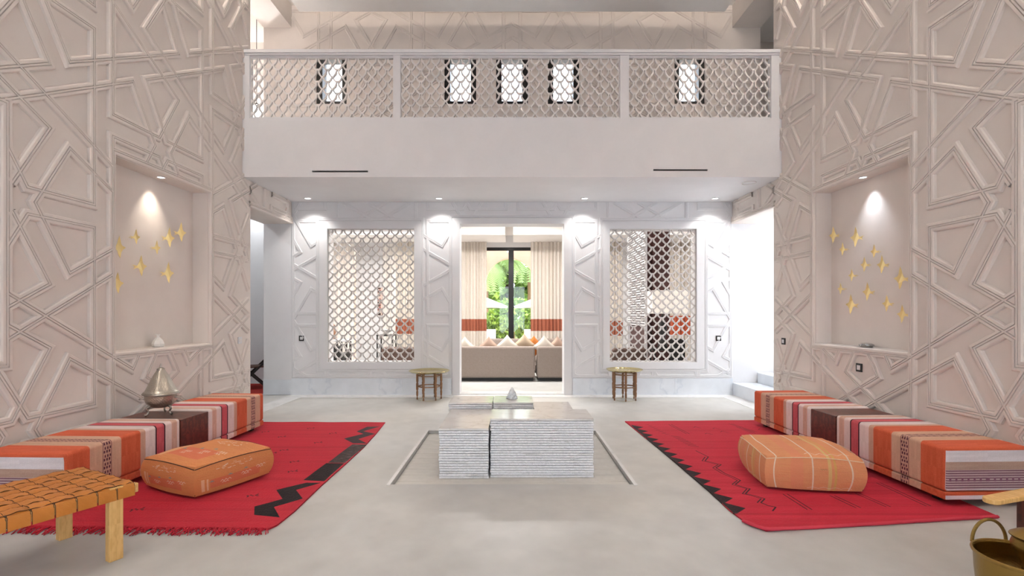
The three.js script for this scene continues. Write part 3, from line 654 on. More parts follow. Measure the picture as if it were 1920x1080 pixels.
// ---------------------------------------------------------------- floor poufs
function poufGeo(w, h, d) {
  const g = new THREE.BoxGeometry(2, 2, 2, 22, 10, 22), p = g.attributes.position;
  for (let i = 0; i < p.count; i++) {
    let x = p.getX(i), y = p.getY(i), z = p.getZ(i); const ex = 1 - x * x, ez = 1 - z * z, ey = 1 - y * y;
    const bx = 1 - 0.07 * (1 - ez) * (1 - ey * 0.4) + 0.05 * ey, bz = 1 - 0.07 * (1 - ex) * (1 - ey * 0.4) + 0.05 * ey;
    const top = y > 0 ? 0.78 + 0.22 * Math.pow(Math.max(0, ex * ez), 0.4) : 1 - 0.14 * (1 - Math.pow(Math.max(0, ex * ez), 0.3));
    const wr = 0.012 * Math.sin(x * 7 + z * 3) * ey;
    p.setXYZ(i, x * bx * w / 2 + wr * 0.3, y * top * h / 2 + 0.004 * Math.sin(x * 5) * Math.sin(z * 6) * (y > 0.9 ? 1 : 0), z * bz * d / 2 + wr * 0.3);
  }
  g.computeVertexNormals();
  return g;
}
function poufTex(kind) {
  return canvasTex(1024, 1024, (c, w, h) => {
    c.fillStyle = kind ? '#e09a6c' : '#db8f58'; c.fillRect(0, 0, w, h);
    for (let i = 0; i < 700; i++) { c.fillStyle = ['rgba(240,180,120,0.10)', 'rgba(190,80,40,0.09)', 'rgba(225,120,100,0.09)'][i % 3]; c.fillRect(rnd() * w, rnd() * h, 30 + rnd() * 160, 2 + rnd() * 14); }
    if (kind) { // stripes on the right pouf
      for (const [x, wd, col] of [[90, 14, '#ead8c4'], [260, 120, 'rgba(226,142,110,0.55)'], [470, 16, '#e8d2be'], [640, 34, '#dcb87a'], [700, 22, '#d8a860'], [860, 16, '#e8d4c0']]) { c.fillStyle = col; c.fillRect(x, 0, wd, h); }
      c.fillStyle = 'rgba(120,110,60,0.6)'; for (let k = 0; k < 6; k++) c.fillRect(560 + k * 12, 330 + (k % 2) * 18, 7, 26);
      c.strokeStyle = '#efe2d2'; c.lineWidth = 6; c.beginPath(); for (let k = 0; k < 9; k++) c.lineTo(420 + k * 60, 960 - (k % 2) * 44); c.stroke();
    } else {
      c.fillStyle = 'rgba(216,98,82,0.5)'; c.fillRect(180, 560, 640, 300);
      c.fillStyle = '#efe3d2'; for (let k = 0; k < 26; k++) c.fillRect(rr(220, 700), rr(120, 300), rr(14, 46), rr(6, 14));
      c.strokeStyle = '#ecdccb'; c.lineWidth = 7;
      for (const [x, y] of [[560, 640], [760, 560], [300, 700]]) { c.beginPath(); for (let k = 0; k < 7; k++) c.lineTo(x + k * 22, y + (k % 2 ? -34 : 22)); c.stroke(); c.beginPath(); for (let k = 0; k < 5; k++) c.lineTo(x + 20 + k * 20, y + 60 + (k % 2 ? -20 : 16)); c.stroke(); }
      c.fillStyle = '#7f9a90'; for (const [x, y] of [[420, 520], [620, 470], [200, 600]]) { c.beginPath(); c.moveTo(x, y); c.lineTo(x + 34, y + 46); c.lineTo(x - 34, y + 46); c.fill(); }
      c.fillStyle = 'rgba(240,225,205,0.5)'; c.fillRect(80, 500, 36, 420); c.fillRect(140, 520, 20, 400);
    }
  });
}
const fuzzFine = bumpTex(fC, 1); fuzzFine.repeat.set(3, 3);
function pouf(kind, label, w, h, d, pos, turn) {
  const t = thing('floor_pouf', label, 'pouf', pos, turn);
  const b = mesh('cover', poufGeo(w, h, d), phys({ map: poufTex(kind), roughness: 0.9, sheen: 0.2, bumpMap: fuzzFine, bumpScale: 0.004 }), t); b.position.y = h / 2;
  const sm = std({ color: kind ? 0xe8cfae : 0x4a2a22, roughness: 0.9 }), y = h * 0.82, hw = w / 2 * 0.955, hd = d / 2 * 0.955, s = [];
  const e = (a, b2) => { const pts = []; for (let k = 0; k <= 8; k++) { const q = k / 8 * 2 - 1, bow = 1 + 0.05 * (1 - q * q); pts.push([a[0] === b2[0] ? a[0] * bow : a[0] + (b2[0] - a[0]) * k / 8, y + 0.085 * h * (1 - q * q), a[1] === b2[1] ? a[1] * bow : a[1] + (b2[1] - a[1]) * k / 8]); } return tube(pts, 0.0035, 30, 6); };
  for (const [a, b2] of [[[-hw, -hd], [hw, -hd]], [[hw, -hd], [hw, hd]], [[hw, hd], [-hw, hd]], [[-hw, hd], [-hw, -hd]]]) mesh('piping', e(a, b2), sm, t);
  for (const [x, z] of [[-1, -1], [1, -1], [1, 1], [-1, 1]]) mesh('corner_seam', tube([[x * w / 2 * 0.935, h * 0.1, z * d / 2 * 0.935], [x * w / 2 * 0.95, h * 0.45, z * d / 2 * 0.95], [x * w / 2 * 0.94, y, z * d / 2 * 0.94]], 0.004, 10, 6), std({ color: 0x3a1c18, roughness: 0.9 }), t);
}
pouf(0, 'faded orange square floor pouf with pale stitched motifs on the left rug', 0.7, 0.28, 0.7, [-2.6, 0.013, -4.245], -0.45);
pouf(1, 'peach square floor pouf with cream stripes on the right rug', 0.76, 0.31, 0.74, [2.49, 0.013, -4.32], -0.16);

// ---------------------------------------------------------------- woven leather stool
{
  const t = thing('woven_stool', 'pale wood stool with woven tan leather strap seat in the left foreground', 'stool', [0, 0, 0]);
  const e1 = [-0.45, -0.893], e2 = [-0.893, 0.45], L = 0.80, O = [-2.27 + e1[0] * 0.8, 3.0 + e1[1] * 0.8];         // x, depth
  t.position.set(O[0], 0, -O[1]); t.rotation.y = Math.atan2(-e1[1], -e1[0]);   // local x runs along the rail, local z across
  const Wd = 0.66, top = 0.425;
  // local frame: rotation.y = angle maps local x to (cos, -sin) in x,z => (e1x, depth e1y)
  const rail = (b) => mesh('rail', at(rbox(L, 0.055, 0.04, 0.006), L / 2, top - 0.03, b), M.oak, t);
  const across = (a) => mesh('cross_rail', at(rbox(0.04, 0.05, Wd - 0.06, 0.006), a, top - 0.035, -Wd / 2 * 1), M.oak, t);
  rail(-0.02); rail(-Wd + 0.02); across(0.115); across(L - 0.115);
  for (const a of [0.115, L - 0.115]) for (const b of [-0.025, -Wd + 0.025]) mesh('leg', at(rbox(0.07, top + 0.005, 0.05, 0.004), a, (top + 0.005) / 2, b), M.oak, t);
  const leather = std({ map: grainy(512, [196, 124, 48], 46, fA, 2), roughness: 0.48, bumpMap: bumpTex(fC, 4), bumpScale: 0.001 });
  const edgeM = std({ color: 0x4a2a14, roughness: 0.7 });
  const nA = 8, nB = 7, sa = (L - 0.04) / nA, sb = (Wd - 0.02) / nB;
  function ribbon(pts, wdir, wid, th) {                                      // strip along pts, width direction wdir
    const pos = [], idx = [], uvs = []; const n = pts.length;
    for (let i = 0; i < n; i++) {
      const a = V(...pts[Math.max(0, i - 1)]), b = V(...pts[Math.min(n - 1, i + 1)]), tan = b.sub(a).normalize(), up = V(...wdir).cross(tan).normalize(); if (up.y < -0.3) up.negate();
      const c = V(...pts[i]);
      for (const [s, u] of [[-1, 0], [1, 0], [1, 1], [-1, 1]]) { const q = c.clone().addScaledVector(V(...wdir), s * wid / 2).addScaledVector(up, u * th); pos.push(q.x, q.y, q.z); uvs.push(i * 0.05 + s * 0.02, s * wid * 0.5); }
    }
    for (let i = 0; i + 1 < n; i++) for (let k = 0; k < 4; k++) { const a = i * 4 + k, b = i * 4 + (k + 1) % 4, c = a + 4, d = b + 4; idx.push(a, b, c, b, d, c); }
    idx.push(0, 2, 1, 0, 3, 2); const m = (n - 1) * 4; idx.push(m, m + 1, m + 2, m, m + 2, m + 3);
    const g = new THREE.BufferGeometry(); g.setAttribute('position', new THREE.Float32BufferAttribute(pos, 3)); g.setAttribute('uv', new THREE.Float32BufferAttribute(uvs, 2)); g.setIndex(idx);
    return toCreasedNormals(g, 0.6);
  }
  for (let i = 0; i < nA; i++) {                                             // straps across, wrapped over both rails
    const a = 0.02 + (i + 0.5) * sa, pts = [[a, top - 0.07, 0.004], [a, top - 0.02, 0.004], [a, top - 0.001, -0.004]];
    for (let j = 0; j < nB; j++) for (const f of [0.2, 0.5, 0.8]) pts.push([a, top + 0.001 + (f === 0.5 ? ((i + j) % 2 ? 0.011 : 0) : 0.0055), -(0.01 + (j + f) * sb)]);
    pts.push([a, top - 0.001, -Wd + 0.004], [a, top - 0.02, -Wd - 0.004], [a, top - 0.07, -Wd - 0.004]);
    const st = mesh('leather_strap', ribbon(pts, [1, 0, 0], sa - 0.007, 0.003), leather, t);
    for (const s of [-1, 1]) mesh('cut_edge', tube(pts.map(([x, y, z]) => [x + s * (sa - 0.007) / 2, y + 0.002, z]), 0.0019, 60, 5), edgeM, st);
  }
  for (let j = 0; j < nB; j++) {                                             // straps along
    const b = -(0.01 + (j + 0.5) * sb), pts = [];
    for (let i = 0; i < nA; i++) for (const f of [0.2, 0.5, 0.8]) pts.push([0.02 + (i + f) * sa, top + 0.001 + (f === 0.5 ? ((i + j) % 2 ? 0 : 0.011) : 0.0055), b]);
    pts.unshift([0.03, top, b]); pts.push([L - 0.03, top, b]);
    const st = mesh('leather_strap', ribbon(pts, [0, 0, 1], sb - 0.007, 0.003), leather, t);
    for (const s of [-1, 1]) mesh('cut_edge', tube(pts.map(([x, y, z]) => [x, y + 0.002, z + s * (sb - 0.007) / 2]), 0.0019, 60, 5), edgeM, st);
  }
}
// ---------------------------------------------------------------- folding tray tables
function trayTable(label, x, u, r, h, turn) {
  const t = thing('tray_table', label, 'side table', [x, 0, -u], turn, 'brass tray tables by the back wall');
  const tray = mesh('brass_tray', at(lathe([[0, 0], [r * 0.8, 0], [r * 0.9, 0.006], [r * 0.97, 0.02], [r, 0.024], [r + 0.004, 0.02], [r * 0.98, 0.012], [r * 0.9, -0.006], [0, -0.008]], 48), 0, h - 0.02, 0), M.tray, t);
  mesh('engraved_ring', at(new THREE.TorusGeometry(r * 0.55, 0.003, 6, 48).rotateX(Math.PI / 2), 0, 0.001, 0), M.tray, tray).position.y = 0;
  const spin = [[0, 0], [0.012, 0.004], [0.014, 0.03], [0.007, 0.05], [0.016, 0.07], [0.018, 0.13], [0.013, 0.155], [0.02, 0.18], [0.021, 0.27], [0.014, 0.29], [0.02, 0.31], [0.019, h - 0.05], [0.012, h - 0.035], [0.017, h - 0.028], [0, h - 0.028]];
  const leg = lathe(spin, 12), P = [];
  for (let k = 0; k < 6; k++) { const a = k / 6 * Math.PI * 2, q = [Math.cos(a) * 0.2, Math.sin(a) * 0.2]; P.push(q); const l = mesh('leg', leg, M.tableLeg, t); l.position.set(q[0], 0, q[1]); }
  for (let k = 0; k < 6; k++) { const a = P[k], b = P[(k + (k % 2 ? 1 : 1)) % 6]; for (const y of [0.225, h - 0.08]) mesh('stretcher', bar([a[0], y, a[1]], [b[0], y, b[1]], 0.016), M.tableLeg, t); }
}
trayTable('round brass tray table on turned folding legs beside the left screen', -1.4, 8.35, 0.34, 0.487, 0.2);
trayTable('round brass tray table on turned folding legs under the right screen', 1.89, 8.3, 0.3, 0.515, 0.42);

// ---------------------------------------------------------------- silver cone-lidded vessel on the left bench
{
  const t = thing('silver_vessel', 'engraved silver vessel with tall cone lid on the left bench box', 'vessel', [-3.53, 0.435, -4.96], 0.3);
  t.scale.set(0.8, 1, 0.8);
  const eng = dataTex(512, (i, x, y) => { const a = Math.sin(x * 0.13) * Math.sin(y * 0.11) + 0.6 * Math.sin((x + y) * 0.23) * Math.sin((x - y) * 0.19) + (fC[i] - 0.5) * 1.6; const k = a > 0.25 ? 220 : 90; return [k, k, k]; }, false, 1);
  eng.repeat.set(3, 1.4);
  M.engraved = std({ color: new THREE.Color(0xc2bdb2), metalness: 1, roughness: 0.32, bumpMap: eng, bumpScale: 0.0035 });
  mesh('bowl', lathe([[0, 0.075], [0.07, 0.075], [0.12, 0.09], [0.16, 0.13], [0.172, 0.17], [0.17, 0.195], [0.182, 0.205], [0.196, 0.208], [0.198, 0.214], [0.18, 0.216], [0, 0.216]]), M.engraved, t);
  mesh('rim', at(new THREE.TorusGeometry(0.19, 0.008, 10, 48).rotateX(Math.PI / 2), 0, 0.216, 0), M.silver, t);
  const lid = mesh('cone_lid', lathe([[0, 0.22], [0.192, 0.22], [0.186, 0.232], [0.168, 0.244], [0.16, 0.256], [0.125, 0.32], [0.085, 0.39], [0.05, 0.44], [0.042, 0.452], [0.046, 0.458], [0.04, 0.464], [0.02, 0.475], [0, 0.475]]), M.engraved, t);
  mesh('finial', lathe([[0, 0.47], [0.018, 0.474], [0.008, 0.482], [0.014, 0.492], [0.006, 0.5], [0.01, 0.506], [0, 0.516]], 16), M.silver, lid);
  for (let k = 0; k < 3; k++) { const a = k / 3 * Math.PI * 2 + 0.5, c = Math.cos(a), s = Math.sin(a); mesh('foot', tube([[c * 0.1, 0.095, s * 0.1], [c * 0.15, 0.075, s * 0.15], [c * 0.13, 0.04, s * 0.13], [c * 0.15, 0.012, s * 0.15], [c * 0.17, 0.013, s * 0.17]], 0.011, 16, 8), M.silver, t); }
  for (const s of [-1, 1]) mesh('handle', tube([[s * 0.165, 0.175, -0.045], [s * 0.205, 0.17, -0.05], [s * 0.225, 0.165, 0], [s * 0.205, 0.17, 0.05], [s * 0.165, 0.175, 0.045]], 0.008, 20, 8), M.silver, t);
}
// ---------------------------------------------------------------- niche ornaments
{
  const v = thing('white_vase', 'small faceted white bottle vase standing in the left niche', 'vase', [-W - 0.1, NICHE[2], -5.62]);
  const g = lathe([[0, 0], [0.05, 0], [0.062, 0.015], [0.064, 0.04], [0.05, 0.075], [0.028, 0.1], [0.014, 0.115], [0.012, 0.128], [0.026, 0.142], [0.028, 0.146], [0.009, 0.142], [0, 0.13]], 7);
  mesh('body', toCreasedNormals(g, 0.3), std({ color: 0xf2efe9, roughness: 0.25 }), v);
  const d = thing('silver_dish', 'small polished oval silver lidded dish in the right niche', 'dish', [W + 0.095, NICHE[2], -5.6]);
  mesh('dish', lathe([[0, 0], [0.05, 0.002], [0.072, 0.014], [0.078, 0.022], [0.07, 0.024], [0, 0.024]]).scale(1, 1, 1), M.chrome, d);
  mesh('lid', lathe([[0, 0.026], [0.074, 0.026], [0.07, 0.036], [0.05, 0.047], [0.02, 0.052], [0, 0.053]]), M.chrome, d);
}
// ---------------------------------------------------------------- gold swallows in the niches
{
  const half = [[0.5, 0], [0.42, 0.08], [0.32, 0.14], [0.24, 0.26], [0.21, 0.46], [0.2, 0.7], [0.16, 1.02], [0.05, 0.74], [-0.02, 0.48], [-0.12, 0.26], [-0.2, 0.13], [-0.3, 0.11], [-0.62, 0.22], [-0.42, 0.03]];
  const out = [...half, [-0.36, 0], ...half.slice(1).reverse().map(([x, y]) => [x - (y > 0.3 ? 0.22 * y : 0), -y * 0.86])];
  const flat = extrude(shapeOf(out), 0.022, 0.004), q = flat.attributes.position;
  for (let i = 0; i < q.count; i++) { const y = q.getY(i), x = q.getX(i); q.setZ(i, q.getZ(i) + 0.2 * Math.pow(Math.abs(y), 1.2) + (x < -0.36 ? (x + 0.36) * -0.3 : 0) + 0.1 * Math.max(0, x)); }
  flat.computeVertexNormals();
  function bird(side, px, py, size, rot, label) {
    const X = W + 0.13, u = X * FOCAL / Math.abs(px - 960), v = EYE + (588 - py) * u / FOCAL;
    const t = thing('gold_swallow', label, 'bird ornament', [side * X, v, -u], 0, side < 0 ? 'gold swallows in the left niche' : 'gold swallows in the right niche');
    const b = mesh('bird', flat, M.gold, t); b.scale.setScalar(size); b.rotation.set(0, side * -(Math.PI / 2 - 0.6), 0);
    b.rotateZ(side < 0 ? rot : rot); if (side > 0) b.scale.x *= -1; if (side < 0) b.scale.x *= 1;
    mesh('pin', at(new THREE.CylinderGeometry(0.003, 0.003, 0.07, 8).rotateZ(Math.PI / 2), side * 0.036, 0, 0), M.gold, t);
  }
  const Ls = [[222, 465, 0.12, 'gold swallow nearest the left edge of the left niche, upper row'], [254, 445, 0.085, 'gold swallow second from the left along the top of the left niche'], [293, 465, 0.085, 'small gold swallow in the middle of the left niche flock'], [316, 447, 0.125, 'gold swallow just below the topmost one in the left niche'], [338, 437, 0.125, 'topmost gold swallow at the right of the left niche flock'], [263, 500, 0.12, 'gold swallow low left of centre in the left niche'], [314, 513, 0.13, 'bright gold swallow lowest right in the left niche'], [219, 532, 0.115, 'lowest gold swallow at the left edge of the left niche']];
  for (const [x, y, s, l] of Ls) bird(-1, x, y, s, 0.15, l);
  const Rs = [[1564, 442, 0.11, 'leftmost gold swallow at the top of the right niche'], [1606, 446, 0.125, 'large gold swallow under the spotlight in the right niche'], [1581, 468, 0.085, 'small gold swallow below the leftmost top one, right niche'], [1640, 472, 0.08, 'small gold swallow right of the light patch, right niche'], [1622, 497, 0.09, 'bright gold swallow in the middle of the right niche'], [1655, 497, 0.105, 'gold swallow just right of the middle of the right niche'], [1598, 517, 0.08, 'small gold swallow left of the middle of the right niche'], [1690, 523, 0.125, 'largest gold swallow at the right edge of the right niche'], [1577, 542, 0.075, 'smallest gold swallow at the far left of the right niche'], [1628, 548, 0.11, 'gold swallow low in the middle of the right niche'], [1597, 572, 0.125, 'large gold swallow lowest left in the right niche'], [1664, 570, 0.095, 'gold swallow low right of centre in the right niche'], [1693, 590, 0.1, 'lowest gold swallow at the right edge of the right niche']];
  for (const [x, y, s, l] of Rs) bird(1, x, y, s, -0.15, l);
}
// ---------------------------------------------------------------- switches and ceiling ring
function wallSwitch(label, pos, turn, framed) {
  const t = thing('wall_switch', label, 'switch', pos, turn);
  mesh('frame', at(rbox(0.095, 0.095, 0.012, 0.004), 0, 0, 0.007), framed ? M.black : M.white, t);
  mesh('rocker', at(rbox(0.052, 0.052, 0.01, 0.003), 0, 0, 0.012), framed ? M.white : M.lattice, t);
}
wallSwitch('black framed square switch on the back wall left of the left screen', [-3.75, 1.01, -DB], 0, true);
wallSwitch('black framed square switch on the back wall right of the right screen', [3.68, 1.01, -DB], 0, true);
wallSwitch('black framed switch on the right wall beside the stair opening', [W, 1.05, -7.13], -Math.PI / 2, true);
wallSwitch('black framed switch on the right wall below the niche', [W, 0.84, -5.576], -Math.PI / 2, true);
wallSwitch('plain white switch on the left wall beside the corridor opening', [-W, 1.065, -7.11], Math.PI / 2, false);
tag(mesh('ceiling_speaker', at(new THREE.TorusGeometry(0.1, 0.006, 8, 40).rotateX(Math.PI / 2), 3.6, SLAB0 - 0.005, -7.5), M.lattice), 'thin round speaker ring in the balcony underside at right', 'speaker');

// ---------------------------------------------------------------- upper passage lantern
{
  const t = thing('hanging_lantern', 'glowing glass lantern hanging in the upper left passage', 'lantern', [-4.66, 5.0, -9.0]);
  mesh('cap', lathe([[0, 0.3], [0.05, 0.27], [0.07, 0.24], [0, 0.24]], 20), M.black, t);
  mesh('globe', lathe([[0, -0.12], [0.05, -0.11], [0.085, -0.03], [0.09, 0.06], [0.07, 0.18], [0.05, 0.24], [0, 0.24]], 24), std({ color: 0xffffff, emissive: new THREE.Color(0.95, 0.97, 1), emissiveIntensity: 5 }), t);
  mesh('rod', at(new THREE.CylinderGeometry(0.006, 0.006, 1.65, 8), 0, 1.12, 0), M.black, t);
  const l = new THREE.PointLight(new THREE.Color(0.95, 0.97, 1), 4, 0, 2); l.position.set(-4.66, 5.05, -9.0); l.castShadow = true; scene.add(l);
}
// ---------------------------------------------------------------- brass hand-washing set and wooden chair at the right edge
{
  const t = thing('brass_basin', 'round brass basin with loop handles and pierced grate in the right foreground', 'basin', [2.42, 0, -2.33]);
  mesh('body', lathe([[0, 0], [0.13, 0], [0.15, 0.01], [0.162, 0.06], [0.176, 0.2], [0.18, 0.285], [0.188, 0.292], [0.189, 0.3], [0.182, 0.302], [0.174, 0.292], [0.17, 0.2], [0.15, 0.02], [0, 0.016]], 56), M.brass, t);
  mesh('rim', at(new THREE.TorusGeometry(0.184, 0.006, 10, 56).rotateX(Math.PI / 2), 0, 0.3, 0), M.brass, t);
  const sh = new THREE.Shape(); sh.absarc(0, 0, 0.171, 0, Math.PI * 2);
  for (let k = 0; k < 36; k++) { const a = k / 36 * Math.PI * 2, c = Math.cos(a), s = Math.sin(a), P = (r, w) => new THREE.Vector2(c * r - s * w, s * r + c * w); sh.holes.push(new THREE.Path([P(0.118, -0.0035), P(0.15, -0.0045), P(0.15, 0.0045), P(0.118, 0.0035)])); }
  for (let k = 0; k < 16; k++) { const a = k / 16 * Math.PI * 2, p = new THREE.Path(); p.absarc(Math.cos(a) * 0.095, Math.sin(a) * 0.095, 0.006, 0, Math.PI * 2, true); sh.holes.push(p); }
  const gr = mesh('grate', metric(extrude(sh, 0.004).rotateX(-Math.PI / 2)), M.brass, t); gr.position.y = 0.235;
  for (const [a0, tilt] of [[1.5, 0], [1.5 + Math.PI, 0]]) {
    const c = Math.cos(a0), s = -Math.sin(a0), tx = -s, tz = c, pts = [];
    for (let k = 0; k <= 10; k++) { const q = k / 10 * Math.PI, w = Math.cos(q) * 0.082, h = Math.sin(q) * 0.115; pts.push([c * 0.187 + tx * w, 0.285 + h, s * 0.187 + tz * w]); }
    mesh('handle', tube(pts, 0.008, 36, 10), M.brass, t);
  }
  const k = thing('brass_kettle', 'lidded brass kettle standing on the basin grate at the right edge', 'kettle', [2.475, 0.2395, -2.32]);
  mesh('body', lathe([[0, 0], [0.05, 0], [0.058, 0.008], [0.05, 0.02], [0.062, 0.045], [0.09, 0.09], [0.096, 0.115], [0.088, 0.14], [0.092, 0.15], [0.1, 0.153], [0, 0.154]], 44), M.brass, k);
  mesh('lid', lathe([[0, 0.215], [0.012, 0.213], [0.008, 0.2], [0.035, 0.192], [0.075, 0.174], [0.098, 0.158], [0.1, 0.155], [0, 0.155]], 44), M.brass, k);
  mesh('spout', tube([[0.08, 0.08, 0], [0.14, 0.1, 0.0], [0.16, 0.16, 0]], 0.012, 20, 8), M.brass, k);

  const c = thing('wooden_chair', 'low wooden chair with rounded pale armrest cut off by the right edge', 'chair', [2.99, 0, -2.36], 0.32);
  const as = new THREE.Shape(); as.moveTo(0.0, -0.032); as.lineTo(0.72, -0.04); as.lineTo(0.72, 0.04); as.lineTo(0.0, 0.032); as.absarc(0.0, 0, 0.032, Math.PI / 2, Math.PI * 1.5);
  const arms = metric(extrude(as, 0.018, 0.004).rotateX(-Math.PI / 2));
  for (const z of [0.3, -0.3]) { const m = mesh('armrest', arms.clone(), M.oak, c); m.position.set(z > 0 ? -0.74 : -0.5, 0.5, z); }
  mesh('seat', at(rbox(0.62, 0.035, 0.56, 0.01), 0.02, 0.38, 0), M.walnut, c);
  for (let i = 0; i < 5; i++) mesh('seat_slat', at(rbox(0.66, 0.016, 0.08, 0.005), 0, 0.407, -0.22 + i * 0.11), M.walnut, c);
  for (let i = 0; i < 4; i++) mesh('back_slat', at(rbox(0.03, 0.34, 0.09, 0.008), 0.31, 0.6, -0.2 + i * 0.13), M.walnut, c);
  for (const [x, z, h] of [[-0.24, 0.3, 0.5], [0.3, 0.3, 0.78], [-0.24, -0.3, 0.5], [0.3, -0.3, 0.78]]) mesh('leg', at(rbox(0.045, h, 0.045, 0.006), x, h / 2, z), M.walnut, c);
  const b = thing('brass_bowl', 'small brass bowl on the wooden chair seat at the right edge', 'bowl', [2.9, 0.416, -2.42]);
  mesh('bowl', lathe([[0, 0], [0.045, 0], [0.05, 0.012], [0.075, 0.05], [0.08, 0.11], [0.09, 0.12], [0.085, 0.122], [0.074, 0.11], [0.07, 0.055], [0.04, 0.02], [0, 0.015]], 36), M.brass, b);
}
// ---------------------------------------------------------------- corridor: rug and folding chair
{
  tag(mesh('red_mat', at(rbox(1.3, 0.01, 1.4, 0.004), -5.15, 0.0055, -9.45), std({ map: grainy(512, [176, 44, 36], 40, fC, 2), roughness: 1 })), 'plain red mat on the corridor floor behind the left opening', 'rug');
  const c = thing('folding_chair', 'dark wooden x-frame folding chair in the left corridor', 'chair', [-5.05, 0.03, -9.55], 0.5);
  for (const z of [-0.22, 0.22]) { mesh('leg', bar([-0.26, 0, z], [0.26, 0.52, z], 0.035, 0.03), M.dark, c); mesh('leg', bar([0.26, 0, z], [-0.26, 0.52, z], 0.035, 0.03), M.dark, c); mesh('back_post', bar([0.24, 0.4, z], [0.36, 0.82, z], 0.035, 0.03), M.dark, c); }
  mesh('seat', at(rbox(0.5, 0.025, 0.44, 0.008), 0, 0.4, 0), std({ color: 0x5a3a2c, roughness: 0.6 }), c);
  mesh('backrest', bar([0.3, 0.6, 0], [0.35, 0.78, 0], 0.02, 0.44), std({ color: 0x5a3a2c, roughness: 0.6 }), c);
}
// ---------------------------------------------------------------- salon: curtains
const creamCloth = phys({ map: grainy(512, [226, 217, 206], 18, fC, 4), roughness: 0.95, transmission: 0.12, thickness: 0 });
const terra = std({ map: grainy(512, [170, 100, 76], 26, fC, 4), roughness: 0.95 });
const orange = std({ map: grainy(512, [200, 92, 58], 22, fC, 4), roughness: 0.95 });
const sheer = phys({ color: 0xf7f3ee, roughness: 0.95, transmission: 0.4, thickness: 0 });
function drape(w, y0, y1, folds, amp, ph, out = 0) {
  const nx = folds * 10, ny = 6, pos = [], uv = [], idx = [];
  for (let j = 0; j <= ny; j++) for (let i = 0; i <= nx; i++) {
    const s = i / nx, y = y0 + (y1 - y0) * j / ny, f = 0.8 + 0.2 * Math.sin(s * 17 + ph);
    pos.push(s * w - w / 2 + 0.01 * Math.sin(s * folds * 12.5), y, amp * f * Math.sin(s * folds * Math.PI * 2 + ph + 0.5 * Math.sin(s * 9)) + out); uv.push(s * w * 1.6, y);
  }
  for (let j = 0; j < ny; j++) for (let i = 0; i < nx; i++) { const a = j * (nx + 1) + i, b = a + 1, c = a + nx + 1, d = c + 1; idx.push(a, b, c, b, d, c); }
  const g = new THREE.BufferGeometry(); g.setAttribute('position', new THREE.Float32BufferAttribute(pos, 3)); g.setAttribute('uv', new THREE.Float32BufferAttribute(uv, 2)); g.setIndex(idx); g.computeVertexNormals(); return g;
}
function curtain(label, x0, x1, u, mat, band, b0 = 0.98, b1 = 1.3, folds = 9, amp = 0.045) {
  const t = thing('curtain', label, 'curtain', [(x0 + x1) / 2, 0, -u], 0, 'salon curtains'), w = x1 - x0, ph = x0 * 7;
  mesh('cloth', drape(w, 0.01, 3.4, folds, amp, ph), mat, t);
  if (band) mesh('woven_band', drape(w, b0, b1, folds, amp, ph, 0.004), band, t);
}
curtain('cream curtain with terracotta band left of the french window', -1.42, -0.68, 13.4, creamCloth, terra);
curtain('cream curtain with terracotta band right of the french window', 0.507, 1.405, 13.4, creamCloth, terra);
curtain('beige curtain with orange band behind the left screen', -3.16, -2.62, 13.4, creamCloth, terra, 0.9, 1.3, 7);
curtain('white sheer curtain over the far left salon window', -5.25, -4.38, 13.75, sheer, null, 0, 0, 9);
curtain('white sheer curtain over the window beside the beige curtain', -3.6, -2.55, 13.75, sheer, null, 0, 0, 11);
curtain('white sheer curtain over the far right salon window', 4.25, 5.3, 13.75, sheer, null, 0, 0, 11);
curtain('grey beige curtain at the left behind the right screen', 2.55, 3.02, 13.4, creamCloth, terra, 0.85, 1.25, 6);
curtain('cream curtain with bright orange band behind the right screen', 4.2, 4.95, 13.4, creamCloth, orange, 0.87, 1.39, 8);

// ---------------------------------------------------------------- salon: sofas and pillows
const sofaFab = std({ map: grainy(512, [156, 142, 133], 22, fC, 4), roughness: 0.95, bumpMap: fuzzFine, bumpScale: 0.002 });
function sofa(label, x0, x1, u, dir, h) {
  const t = thing('sofa', label, 'sofa', [(x0 + x1) / 2, 0, -u], dir > 0 ? 0 : Math.PI, 'grey salon sofa pieces'), w = x1 - x0;   // back plane at local z=0, seat towards -z
  mesh('backrest', at(rbox(w, h - 0.07, 0.2, 0.045, 4), 0, (h + 0.07) / 2, -0.1), sofaFab, t);
  mesh('seat_base', at(rbox(w - 0.01, 0.2, 0.72, 0.03, 3), 0, 0.17, -0.56), sofaFab, t);
  mesh('seat_cushion', at(rbox(w - 0.02, 0.17, 0.7, 0.05, 4), 0, 0.352, -0.56), sofaFab, t);
  mesh('plinth', box(-w / 2 + 0.04, w / 2 - 0.04, 0, 0.07, -0.85, -0.06), M.black, t);
}
sofa('long grey sofa seen from behind through the doorway', -1.95, 0.49, 10.56, 1, 0.742);
sofa('shorter grey sofa piece seen from behind at the right of the doorway', 0.535, 2.0, 10.56, 1, 0.742);
sofa('grey sofa facing the doorway in front of the french window', -0.62, 1.45, 12.95, -1, 0.8);
function pillowGeo(s, th) {
  const g = new THREE.BoxGeometry(2, 2, 2, 14, 14, 2), p = g.attributes.position;
  for (let i = 0; i < p.count; i++) { const x = p.getX(i), y = p.getY(i), z = p.getZ(i), b = Math.pow(Math.max(0, (1 - x * x) * (1 - y * y)), 0.45); p.setXYZ(i, x * s / 2 * (1 - 0.08 * (1 - y * y)), y * s / 2 * (1 - 0.08 * (1 - x * x)), z * th / 2 * (0.06 + b)); }
  g.computeVertexNormals(); return g;
}
